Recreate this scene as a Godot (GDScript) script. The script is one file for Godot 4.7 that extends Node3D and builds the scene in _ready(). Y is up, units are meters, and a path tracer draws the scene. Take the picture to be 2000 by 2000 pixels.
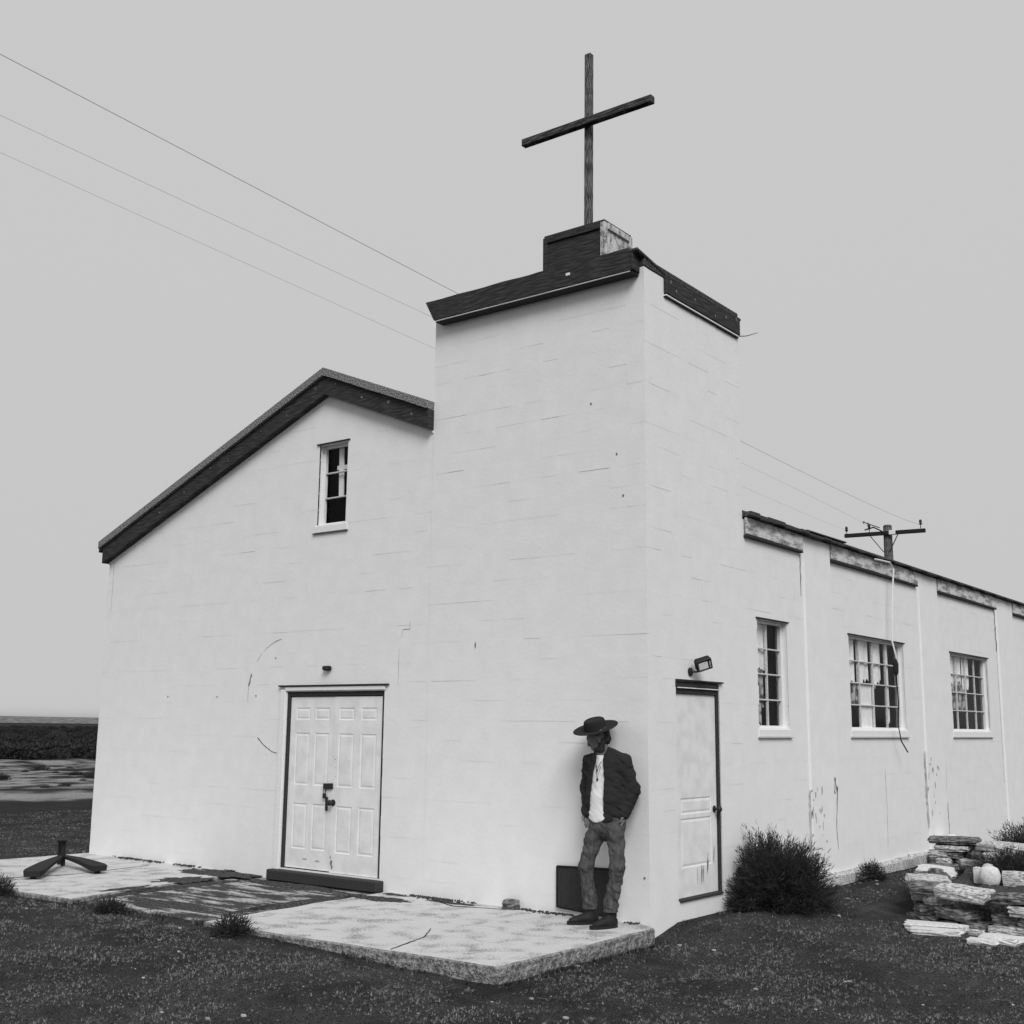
extends Node3D
# A white painted block church on a dry plain, a man in a wide hat leaning on its tower.

const COURSE := 0.2032
const JOINT0 := -0.0438
const BLOCK := 0.4064
const WEST := -8.58          # outer left corner of the nave front
const TL := -2.69            # left edge of the tower
const ZT := 0.02             # front plane of the tower
const ZG := 0.014            # front plane of the gable wall
const TB := -2.0             # rear of the tower
const ZB := -16.2            # rear of the nave
const PEAKX := -4.35

var rng := RandomNumberGenerator.new()
var fn := FastNoiseLite.new()
var M := {}
var used := {}
var block_count := 0

# ---------------------------------------------------------------- helpers
func lin(v: float) -> Color:
	return Color(v, v, v).linear_to_srgb()

func noise_image(size: int, freq: float, oct: int, sd: int, ridged := false) -> Image:
	var n := FastNoiseLite.new()
	n.seed = sd
	n.frequency = freq
	n.noise_type = FastNoiseLite.TYPE_SIMPLEX_SMOOTH
	n.fractal_type = FastNoiseLite.FRACTAL_RIDGED if ridged else FastNoiseLite.FRACTAL_FBM
	n.fractal_octaves = oct
	return n.get_seamless_image(size, size)

# two noises in one picture
func mixed(a: Image, b: Image, k: float) -> Image:
	var da: PackedByteArray = a.get_data()
	var db: PackedByteArray = b.get_data()
	for i in da.size():
		da[i] = clampi(int(127.5 + (da[i] - 127.5) * (1.0 - k) * 1.25 + (db[i] - 127.5) * k * 1.25), 0, 255)
	return Image.create_from_data(a.get_width(), a.get_height(), false, Image.FORMAT_L8, da)

# grey texture whose linear value runs lo..hi through a curve
func tone_tex(img: Image, lo: float, hi: float, centre := 0.5, sharp := 1.0) -> ImageTexture:
	var a := img.duplicate()
	a.convert(Image.FORMAT_L8)
	var d: PackedByteArray = a.get_data()
	var lut := PackedByteArray()
	lut.resize(256)
	for i in 256:
		var t := clampf((i / 255.0 - centre) * sharp + 0.5, 0.0, 1.0)
		lut[i] = int(round(lin(lerpf(lo, hi, t)).r * 255.0))
	for i in d.size():
		d[i] = lut[d[i]]
	var o := Image.create_from_data(a.get_width(), a.get_height(), false, Image.FORMAT_L8, d)
	o.convert(Image.FORMAT_RGB8)
	o.generate_mipmaps()
	return ImageTexture.create_from_image(o)

func bump_tex(img: Image, depth: float) -> ImageTexture:
	var a := img.duplicate()
	a.convert(Image.FORMAT_RGBA8)
	a.bump_map_to_normal_map(depth)
	return ImageTexture.create_from_image(a)

func mat(albedo: float, rough := 0.9) -> StandardMaterial3D:
	var m := StandardMaterial3D.new()
	m.albedo_color = lin(albedo)
	m.roughness = rough
	m.metallic_specular = 0.3
	return m

func tmat(tex: Texture2D, scale: Vector3, rough := 0.9, nrm: Texture2D = null, nscale := 1.0, world := true) -> StandardMaterial3D:
	var m := mat(1.0, rough)
	m.albedo_texture = tex
	m.uv1_triplanar = true
	m.uv1_world_triplanar = world
	m.uv1_scale = scale
	if nrm:
		m.normal_enabled = true
		m.normal_texture = nrm
		m.normal_scale = nscale
	return m

func new_st() -> SurfaceTool:
	var st := SurfaceTool.new()
	st.begin(Mesh.PRIMITIVE_TRIANGLES)
	return st

func tri(st: SurfaceTool, a: Vector3, b: Vector3, c: Vector3, n: Vector3) -> void:
	if (b - a).cross(c - a).dot(n) > 0.0:
		var t := b
		b = c
		c = t
	st.set_normal(n)
	st.add_vertex(a)
	st.set_normal(n)
	st.add_vertex(b)
	st.set_normal(n)
	st.add_vertex(c)

func quad(st: SurfaceTool, a: Vector3, b: Vector3, c: Vector3, d: Vector3, out: Vector3) -> void:
	var n := (b - a).cross(c - a)
	if n.length() < 1e-12:
		n = (c - a).cross(d - a)
	n = n.normalized()
	if n.dot(out) < 0.0:
		n = -n
	tri(st, a, b, c, n)
	tri(st, a, c, d, n)

# chamfered box added to st
func cbox(st: SurfaceTool, xf: Transform3D, size: Vector3, ch := 0.004) -> void:
	var h := size * 0.5
	ch = minf(ch, minf(h.x, minf(h.y, h.z)) * 0.6)
	var p := func(sx, sy, sz, ax) -> Vector3:
		var v := Vector3(sx * h.x, sy * h.y, sz * h.z)
		if ax != 0: v.x -= sx * ch
		if ax != 1: v.y -= sy * ch
		if ax != 2: v.z -= sz * ch
		return xf * v
	for ax in 3:
		for s in [-1, 1]:
			var q := []
			for c in [[-1, -1], [1, -1], [1, 1], [-1, 1]]:
				var e := [c[0], c[1]]
				e.insert(ax, s)
				q.append(p.call(e[0], e[1], e[2], ax))
			var nn := Vector3.ZERO
			nn[ax] = s
			quad(st, q[0], q[1], q[2], q[3], xf.basis * nn)
	for ax in 3:                         # edges along axis ax
		var b1 := (ax + 1) % 3
		var b2 := (ax + 2) % 3
		for s1 in [-1, 1]:
			for s2 in [-1, 1]:
				var lo := [0, 0, 0]
				lo[ax] = -1
				lo[b1] = s1
				lo[b2] = s2
				var hi := lo.duplicate()
				hi[ax] = 1
				var nn := Vector3.ZERO
				nn[b1] = s1
				nn[b2] = s2
				quad(st, p.call(lo[0], lo[1], lo[2], b1), p.call(hi[0], hi[1], hi[2], b1), p.call(hi[0], hi[1], hi[2], b2), p.call(lo[0], lo[1], lo[2], b2), xf.basis * nn)
	for sx in [-1, 1]:
		for sy in [-1, 1]:
			for sz in [-1, 1]:
				tri(st, p.call(sx, sy, sz, 0), p.call(sx, sy, sz, 1), p.call(sx, sy, sz, 2), (xf.basis * Vector3(sx, sy, sz)).normalized())

# tube along points, radii per point
func tube(st: SurfaceTool, pts: Array, radii: Array, sides := 8, cap := true) -> void:
	var rings := []
	for i in pts.size():
		var d: Vector3 = (pts[mini(i + 1, pts.size() - 1)] - pts[maxi(i - 1, 0)]).normalized()
		var u := d.cross(Vector3.UP if absf(d.y) < 0.9 else Vector3.RIGHT).normalized()
		var v := u.cross(d)
		var r := []
		for k in sides:
			var a := TAU * k / sides
			r.append(pts[i] + (u * cos(a) + v * sin(a)) * float(radii[mini(i, radii.size() - 1)]))
		rings.append(r)
	for i in pts.size() - 1:
		var mid: Vector3 = (pts[i] + pts[i + 1]) * 0.5
		for k in sides:
			var k2 := (k + 1) % sides
			var out: Vector3 = (rings[i][k] + rings[i][k2] + rings[i + 1][k] + rings[i + 1][k2]) * 0.25 - mid
			quad(st, rings[i][k], rings[i][k2], rings[i + 1][k2], rings[i + 1][k], out)
	if cap:
		for e in [0, pts.size() - 1]:
			var o: Vector3 = pts[e] - pts[1 if e == 0 else e - 1]
			for k in sides:
				tri(st, pts[e], rings[e][k], rings[e][(k + 1) % sides], o.normalized())

func lathe(st: SurfaceTool, xf: Transform3D, prof: Array, sides := 24, wob = null) -> void:
	for i in prof.size() - 1:
		for k in sides:
			var q := []
			for e in [[i, k], [i, k + 1], [i + 1, k + 1], [i + 1, k]]:
				var a: float = TAU * e[1] / sides
				var pr: Vector2 = prof[e[0]]
				var pt := Vector3(cos(a) * pr.x, pr.y, sin(a) * pr.x)
				if wob != null:
					pt = wob.call(pt)
				q.append(xf * pt)
			var dd: Vector2 = prof[i + 1] - prof[i]
			var am := TAU * (k + 0.5) / sides
			quad(st, q[0], q[1], q[2], q[3], xf.basis * Vector3(cos(am) * dd.y, -dd.x, sin(am) * dd.y))

func named(called: String) -> String:
	if not used.has(called):
		used[called] = 0
		return called
	used[called] += 1
	return "%s_%03d" % [called, used[called]]

func put(called: String, mesh: Mesh, m: Material, parent: Node) -> MeshInstance3D:
	var o := MeshInstance3D.new()
	o.name = named(called) if parent == self else called
	o.mesh = mesh
	o.material_override = m
	parent.add_child(o, true)
	return o

func commit(called: String, st: SurfaceTool, m: Material, parent: Node) -> MeshInstance3D:
	return put(called, st.commit(), m, parent)

func tag(o: Node, label: String, category: String, group := "") -> Node:
	o.set_meta("label", label)
	o.set_meta("category", category)
	if group != "":
		o.set_meta("group", group)
	return o

func thing(called: String, label: String, category: String, at := Vector3.ZERO, group := "") -> Node3D:
	var o := Node3D.new()
	o.name = named(called)
	add_child(o)
	o.position = at
	tag(o, label, category, group)
	return o

func box_part(called: String, c: Vector3, size: Vector3, m: Material, parent: Node, ch := 0.004, basis := Basis.IDENTITY) -> MeshInstance3D:
	var st := new_st()
	cbox(st, Transform3D(basis, c), size, ch)
	return commit(called, st, m, parent)

# ---------------------------------------------------------------- ground height and colour
func gh(x: float, z: float) -> float:
	var h := -0.13
	h = lerpf(h, -0.018, smoothstep(0.4, -3.4, x))
	if z < 0.6:
		var side := lerpf(-0.14, 0.015, smoothstep(0.15, -0.9, z))
		h = lerpf(h, lerpf(side, -0.1, smoothstep(0.1, 1.6, x)), smoothstep(0.6, -0.2, z) * smoothstep(-4.0, -1.0, x))
	var d := Vector2(x - 1.0, z - 3.0).length()
	var amp := 0.014 + 0.03 * smoothstep(8.0, 40.0, d)
	h += fn.get_noise_2d(x * 1.3, z * 1.3) * amp + fn.get_noise_2d(x * 7.0 + 50.0, z * 7.0) * 0.010
	if x > -9.2 and x < 0.3 and z < 2.7 and z > ZB - 0.5:      # under the building and slabs
		h = minf(h, -0.035)
	if x > -8.5 and x < -0.05 and z < -0.3 and z > ZB + 0.3:
		h = -0.3
	return h

func ground_tone(x: float, z: float) -> float:
	var s := -0.857 * (x - 5.7) - 0.514 * (z - 9.6)          # distance across the plain
	var t := 0.514 * (x - 5.7) - 0.857 * (z - 9.6)
	var n := fn.get_noise_2d(x * 3.0, z * 3.0)
	var n2 := fn.get_noise_2d(x * 14.0 + 9.0, z * 14.0)
	var n3 := fn.get_noise_2d(x * 0.9 + 31.0, z * 0.9 - 7.0)
	var v := 0.082 + 0.045 * n + 0.038 * n2 + 0.034 * n3
	if s > 22.0:
		var band := fn.get_noise_2d(s * 1.9 + 300.0, t * 0.25)
		var fine := fn.get_noise_2d(s * 5.0, t * 1.6 + 70.0)
		var pale := smoothstep(0.02, 0.16, band + 0.8 * fine + 0.05) * smoothstep(33.0, 36.0, s) * smoothstep(68.0, 60.0, s)
		pale = maxf(pale, smoothstep(29.2, 30.2, s + 1.0 * fine) * smoothstep(33.4, 32.2, s + 1.0 * fine))
		v = lerpf(0.045 + 0.02 * n2, 0.66 + 0.16 * n2, pale)
	return clampf(v, 0.02, 0.8)

# ---------------------------------------------------------------- walls
# wall frame: u along the wall, v up, n outward
func wall_xf(which: String) -> Transform3D:
	match which:
		"tower": return Transform3D(Basis(Vector3.RIGHT, Vector3.UP, Vector3.BACK), Vector3(0, 0, ZT))
		"gable": return Transform3D(Basis(Vector3.RIGHT, Vector3.UP, Vector3.BACK), Vector3(0, 0, ZG))
		_: return Transform3D(Basis(Vector3.FORWARD, Vector3.UP, Vector3.RIGHT), Vector3(0, 0, 0))

# thick wall panel: polygon given as list of [u, bottom, top] stations, minus rectangular holes
func panel(st: SurfaceTool, xf: Transform3D, stations: Array, holes: Array, front: float, back: float) -> void:
	var us := []
	for s in stations:
		us.append(s[0])
	for h in holes:
		us.append(h.position.x)
		us.append(h.end.x)
	us.sort()
	var at := func(u: float) -> Vector2:
		for i in stations.size() - 1:
			if u >= stations[i][0] - 1e-6 and u <= stations[i + 1][0] + 1e-6:
				var w: float = stations[i + 1][0] - stations[i][0]
				var k: float = 0.0 if w < 1e-6 else (u - stations[i][0]) / w
				return Vector2(lerpf(stations[i][1], stations[i + 1][1], k), lerpf(stations[i][2], stations[i + 1][2], k))
		return Vector2.ZERO
	for i in us.size() - 1:
		var u0: float = us[i]
		var u1: float = us[i + 1]
		if u1 - u0 < 1e-5:
			continue
		var um := (u0 + u1) * 0.5
		var a: Vector2 = at.call(u0 + 1e-5)
		var b: Vector2 = at.call(u1 - 1e-5)
		var cuts := []
		for h in holes:
			if h.position.x < um and h.end.x > um:
				cuts.append(h)
		cuts.sort_custom(func(x, y): return x.position.y < y.position.y)
		var lo0 := a.x
		var lo1 := b.x
		var spans := []
		for h in cuts:
			spans.append([lo0, lo1, h.position.y, h.position.y])
			lo0 = h.end.y
			lo1 = h.end.y
		spans.append([lo0, lo1, a.y, b.y])
		for s in spans:
			for n in [front, back]:
				quad(st, xf * Vector3(u0, s[0], n), xf * Vector3(u1, s[1], n), xf * Vector3(u1, s[3], n), xf * Vector3(u0, s[2], n), xf.basis * Vector3(0, 0, 1 if n == front else -1))
		quad(st, xf * Vector3(u0, a.y, front), xf * Vector3(u1, b.y, front), xf * Vector3(u1, b.y, back), xf * Vector3(u0, a.y, back), Vector3.UP)
	for h in holes:
		var c := [h.position, Vector2(h.end.x, h.position.y), h.end, Vector2(h.position.x, h.end.y)]
		var mid: Vector2 = h.get_center()
		for k in 4:
			var p: Vector2 = c[k]
			var q: Vector2 = c[(k + 1) % 4]
			var o := mid - (p + q) * 0.5
			quad(st, xf * Vector3(p.x, p.y, front), xf * Vector3(q.x, q.y, front), xf * Vector3(q.x, q.y, back), xf * Vector3(p.x, p.y, back), xf.basis * Vector3(o.x, o.y, 0))
	for e in [stations[0], stations[stations.size() - 1]]:
		quad(st, xf * Vector3(e[0], e[1], front), xf * Vector3(e[0], e[2], front), xf * Vector3(e[0], e[2], back), xf * Vector3(e[0], e[1], back), xf.basis * Vector3(1 if e != stations[0] else -1, 0, 0))

# one block from a polygon in u, v: a bevelled face with a skirt
func block_geo(st: SurfaceTool, xf: Transform3D, poly: PackedVector2Array, bevel: float, drop: float, out: float, depth := 0.03) -> void:
	var cnt := poly.size()
	if not Geometry2D.is_polygon_clockwise(poly):
		poly = poly.duplicate()
		poly.reverse()
	var inner := PackedVector2Array()
	for i in cnt:
		var e1 := (poly[i] - poly[(i + cnt - 1) % cnt]).normalized()
		var e2 := (poly[(i + 1) % cnt] - poly[i]).normalized()
		var n1 := Vector2(-e1.y, e1.x)
		var n2 := Vector2(-e2.y, e2.x)
		var m := n1 + n2
		inner.append(poly[i] + m * (bevel / maxf(0.3, 1.0 + n1.dot(n2))))
	var tr := Geometry2D.triangulate_polygon(inner)
	var nz := xf.basis.z.normalized()
	for i in range(0, tr.size(), 3):
		tri(st, xf * Vector3(inner[tr[i]].x, inner[tr[i]].y, out), xf * Vector3(inner[tr[i + 1]].x, inner[tr[i + 1]].y, out), xf * Vector3(inner[tr[i + 2]].x, inner[tr[i + 2]].y, out), nz)
	for i in cnt:
		var j := (i + 1) % cnt
		var e := (poly[j] - poly[i]).normalized()
		var o := xf.basis * Vector3(e.y, -e.x, 0.0)
		quad(st, xf * Vector3(poly[i].x, poly[i].y, out - drop), xf * Vector3(poly[j].x, poly[j].y, out - drop), xf * Vector3(inner[j].x, inner[j].y, out), xf * Vector3(inner[i].x, inner[i].y, out), o + nz)
		quad(st, xf * Vector3(poly[i].x, poly[i].y, out - drop), xf * Vector3(poly[j].x, poly[j].y, out - drop), xf * Vector3(poly[j].x, poly[j].y, -depth), xf * Vector3(poly[i].x, poly[i].y, -depth), o)

# lays blocks over an outline; the first ones become parts of their own, the rest go into "rest"
func lay_blocks(xf: Transform3D, outline: PackedVector2Array, holes: Array, ubase: float, parent: Node, rest: SurfaceTool, single: Callable) -> void:
	var r := Rect2(outline[0], Vector2.ZERO)
	for p in outline:
		r = r.expand(p)
	var hp := []
	for h in holes:
		hp.append(PackedVector2Array([h.position, Vector2(h.end.x, h.position.y), h.end, Vector2(h.position.x, h.end.y)]))
	var k0 := int(floor((r.position.y - JOINT0) / COURSE))
	var k1 := int(ceil((r.end.y - JOINT0) / COURSE))
	for k in range(k0, k1):
		var v0 := JOINT0 + k * COURSE
		var off := 0.0 if k % 2 == 0 else BLOCK * 0.5
		var j0 := int(floor((r.position.x - ubase - off) / BLOCK)) - 1
		var j1 := int(ceil((r.end.x - ubase - off) / BLOCK)) + 1
		for j in range(j0, j1):
			var u0 := ubase + off + j * BLOCK
			var g := 0.0030 + rng.randf() * 0.0014
			var gu := 0.0016 + rng.randf() * 0.0006
			var full := PackedVector2Array([Vector2(u0 + gu, v0 + g), Vector2(u0 + BLOCK - gu, v0 + g), Vector2(u0 + BLOCK - gu, v0 + COURSE - g), Vector2(u0 + gu, v0 + COURSE - g)])
			var out := rng.randf_range(-0.0012, 0.0012)
			for part in Geometry2D.intersect_polygons(full, outline):
				var pieces := [part]
				for h in hp:
					var nxt := []
					for pc in pieces:
						for q in Geometry2D.clip_polygons(pc, h):
							nxt.append(q)
					pieces = nxt
				for pc in pieces:
					var bb := Rect2(pc[0], Vector2.ZERO)
					for q in pc:
						bb = bb.expand(q)
					if bb.size.x < 0.03 or bb.size.y < 0.03:
						continue
					var bev := 0.0030 + rng.randf() * 0.0030
					if block_count < 300 and single.call(bb):
						block_count += 1
						var st := new_st()
						var mid := bb.get_center()
						var lp := PackedVector2Array()
						for q in pc:
							lp.append(q - mid)
						block_geo(st, Transform3D(xf.basis, Vector3.ZERO), lp, bev, bev, out)
						var o := commit("block", st, M.paint, parent)
						o.position = xf * Vector3(mid.x, mid.y, 0)
						o.rotation = Vector3(rng.randf_range(-1, 1), rng.randf_range(-1, 1), 0) * 0.0035
					else:
						block_geo(rest, xf, pc, bev, bev, out)

# jagged thin strip on a wall (a crack or a dirty seam), real thickness
func seam(xf: Transform3D, pts: Array, w: float, n0: float, m: Material, parent: Node, called := "crack") -> void:
	var st := new_st()
	var dense := []
	for i in pts.size() - 1:
		var steps := maxi(2, int((pts[i + 1] - pts[i]).length() / 0.05))
		for s in steps:
			dense.append(pts[i].lerp(pts[i + 1], float(s) / steps))
	dense.append(pts[pts.size() - 1])
	var left := []
	var right := []
	for i in dense.size():
		var d: Vector2 = (dense[mini(i + 1, dense.size() - 1)] - dense[maxi(0, i - 1)]).normalized()
		var nn := Vector2(-d.y, d.x)
		var t := float(i) / (dense.size() - 1)
		var ww := w * (0.35 + 0.9 * rng.randf()) * (1.0 if i > 0 and i < dense.size() - 1 else 0.3) * (1.0 - 0.35 * t)
		var jit := nn * rng.randf_range(-1, 1) * w * 0.35
		left.append(dense[i] + jit + nn * ww * 0.5)
		right.append(dense[i] + jit - nn * ww * 0.5)
	for i in dense.size() - 1:
		quad(st, xf * Vector3(left[i].x, left[i].y, n0), xf * Vector3(left[i + 1].x, left[i + 1].y, n0), xf * Vector3(right[i + 1].x, right[i + 1].y, n0), xf * Vector3(right[i].x, right[i].y, n0), xf.basis.z)
		for side in [[left, 1.0], [right, -1.0]]:
			var l: Array = side[0]
			quad(st, xf * Vector3(l[i].x, l[i].y, n0), xf * Vector3(l[i + 1].x, l[i + 1].y, n0), xf * Vector3(l[i + 1].x, l[i + 1].y, n0 - 0.01), xf * Vector3(l[i].x, l[i].y, n0 - 0.01), xf.basis * Vector3(side[1], 0, 0))
	commit(called, st, m, parent)

func irregular(cnt: int, rx: float, ry: float, jag: float) -> PackedVector2Array:
	var p := PackedVector2Array()
	for i in cnt:
		var a := TAU * i / cnt
		var r := 1.0 - jag * rng.randf()
		p.append(Vector2(cos(a) * rx * r, sin(a) * ry * r))
	return p

# flake of bare or dirty surface standing 2 mm proud
func flake(xf: Transform3D, at: Vector2, rx: float, ry: float, m: Material, parent: Node, n0 := 0.003) -> void:
	var p := irregular(9, rx, ry, 0.55)
	for i in p.size():
		p[i] += at
	var st := new_st()
	block_geo(st, xf * Transform3D(Basis.IDENTITY, Vector3(0, 0, n0)), p, 0.0008, 0.001, 0.0, 0.004)
	commit("stain", st, m, parent)

# ---------------------------------------------------------------- windows and doors
func window(parent: Node, xf: Transform3D, r: Rect2, cols: int, rows: int, deep: float, reflections: Array) -> Node3D:
	var w := Node3D.new()
	w.name = "window"
	parent.add_child(w, true)
	var fr := new_st()
	var t := 0.035
	var B := xf.basis
	var c := r.get_center()
	for s in [-1, 1]:
		cbox(fr, Transform3D(B, xf * Vector3(c.x + s * (r.size.x * 0.5 - t * 0.5), c.y, -deep)), Vector3(t, r.size.y, 0.05))
		cbox(fr, Transform3D(B, xf * Vector3(c.x, c.y + s * (r.size.y * 0.5 - t * 0.5), -deep)), Vector3(r.size.x - 2.0 * t, t, 0.048))
	commit("frame", fr, M.trim, w)
	var inner := r.grow(-t)
	var pw := inner.size.x / cols
	var ph := inner.size.y / rows
	for i in range(1, cols):
		box_part("muntin", xf * Vector3(inner.position.x + pw * i, c.y, -deep), Vector3(0.022, inner.size.y, 0.03), M.trim_grey, w, 0.004, B)
	for j in range(1, rows):
		box_part("muntin", xf * Vector3(c.x, inner.position.y + ph * j, -deep), Vector3(inner.size.x, 0.018, 0.026), M.trim_grey, w, 0.004, B)
	for i in cols:
		for j in rows:
			var st := new_st()
			var cc := Vector3(inner.position.x + pw * (i + 0.5), inner.position.y + ph * (j + 0.5), -deep)
			var tilt := B * Basis.from_euler(Vector3(rng.randf_range(-1, 1), rng.randf_range(-1, 1), 0) * 0.006)
			var px := Transform3D(tilt, xf * cc)
			var hw := pw * 0.5 - 0.009
			var hh := ph * 0.5 - 0.008
			quad(st, px * Vector3(-hw, -hh, 0), px * Vector3(hw, -hh, 0), px * Vector3(hw, hh, 0), px * Vector3(-hw, hh, 0), B.z)
			commit("pane", st, M.glass, w)
	for cv in reflections:       # [u0, u1, v0, v1, material, folds]: sheets put in for reflections in the panes
		var st := new_st()
		var u0: float = inner.position.x + cv[0] * inner.size.x
		var u1: float = inner.position.x + cv[1] * inner.size.x
		var v0: float = inner.position.y + cv[2] * inner.size.y
		var v1: float = inner.position.y + cv[3] * inner.size.y
		var nseg := maxi(6, int((u1 - u0) / 0.02))
		var ph0 := rng.randf() * 6.0
		var back := -deep - 0.018
		var amp: float = cv[5]
		for k in nseg:
			var q := []
			for e in [k, k + 1]:
				var f := float(e) / nseg
				var u := lerpf(u0, u1, f)
				var n := back - amp * (0.5 + 0.5 * sin(ph0 + f * nseg * 0.55) + 0.3 * sin(ph0 * 2.0 + f * nseg * 0.23))
				var low := v0 + (0.05 * sin(ph0 + f * 4.0) + 0.03 * sin(f * 17.0 + ph0)) * (1.0 if amp > 0.0 else 0.0)
				q.append([xf * Vector3(u, low, n), xf * Vector3(u, v1, n)])
			quad(st, q[0][0], q[1][0], q[1][1], q[0][1], B.z)
			quad(st, q[0][0] - B.z * 0.003, q[1][0] - B.z * 0.003, q[1][1] - B.z * 0.003, q[0][1] - B.z * 0.003, -B.z)
		commit("reflection_sheet" if amp > 0.0 else "board", st, cv[4], w)  # sheets behind the glass, added in place of its reflections
	# sill
	box_part("sill", xf * Vector3(c.x + 0.0, r.position.y - 0.045, -0.06), Vector3(r.size.x + 0.06, 0.085, 0.135), M.trim, w, 0.006, B)
	return w

func door_leaf(parent: Node, xf: Transform3D, r: Rect2, n: float, rows: Array, cols: Array, m: Material) -> MeshInstance3D:
	# stiles and rails in one mesh, panels as sub-parts set back behind a bevel
	var st := new_st()
	var holes := []
	for row in rows:
		for col in cols:
			holes.append(Rect2(r.position.x + col[0] * r.size.x, r.position.y + (1.0 - row[1]) * r.size.y, (col[1] - col[0]) * r.size.x, (row[1] - row[0]) * r.size.y))
	panel(st, xf, [[r.position.x, r.position.y, r.end.y], [r.end.x, r.position.y, r.end.y]], holes, n, n - 0.04)
	var leaf := commit("door", st, m, parent)
	for h in holes:
		var ps := new_st()
		var c: Vector2 = h.get_center()
		# sloping moulding
		var g := 0.014
		var o := [h.position, Vector2(h.end.x, h.position.y), h.end, Vector2(h.position.x, h.end.y)]
		var inn: Rect2 = h.grow(-g)
		var q := [inn.position, Vector2(inn.end.x, inn.position.y), inn.end, Vector2(inn.position.x, inn.end.y)]
		var fld: Rect2 = h.grow(-g - 0.022)
		var f := [fld.position, Vector2(fld.end.x, fld.position.y), fld.end, Vector2(fld.position.x, fld.end.y)]
		for k in 4:
			var k2 := (k + 1) % 4
			quad(ps, xf * Vector3(o[k].x, o[k].y, n - 0.001), xf * Vector3(o[k2].x, o[k2].y, n - 0.001), xf * Vector3(q[k2].x, q[k2].y, n - 0.006), xf * Vector3(q[k].x, q[k].y, n - 0.006), xf.basis.z)
			quad(ps, xf * Vector3(q[k].x, q[k].y, n - 0.006), xf * Vector3(q[k2].x, q[k2].y, n - 0.006), xf * Vector3(f[k2].x, f[k2].y, n - 0.0015), xf * Vector3(f[k].x, f[k].y, n - 0.0015), xf.basis.z)
		quad(ps, xf * Vector3(f[0].x, f[0].y, n - 0.0015), xf * Vector3(f[1].x, f[1].y, n - 0.0015), xf * Vector3(f[2].x, f[2].y, n - 0.0015), xf * Vector3(f[3].x, f[3].y, n - 0.0015), xf.basis.z)
		commit("panel", ps, m, leaf)
	return leaf

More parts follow.
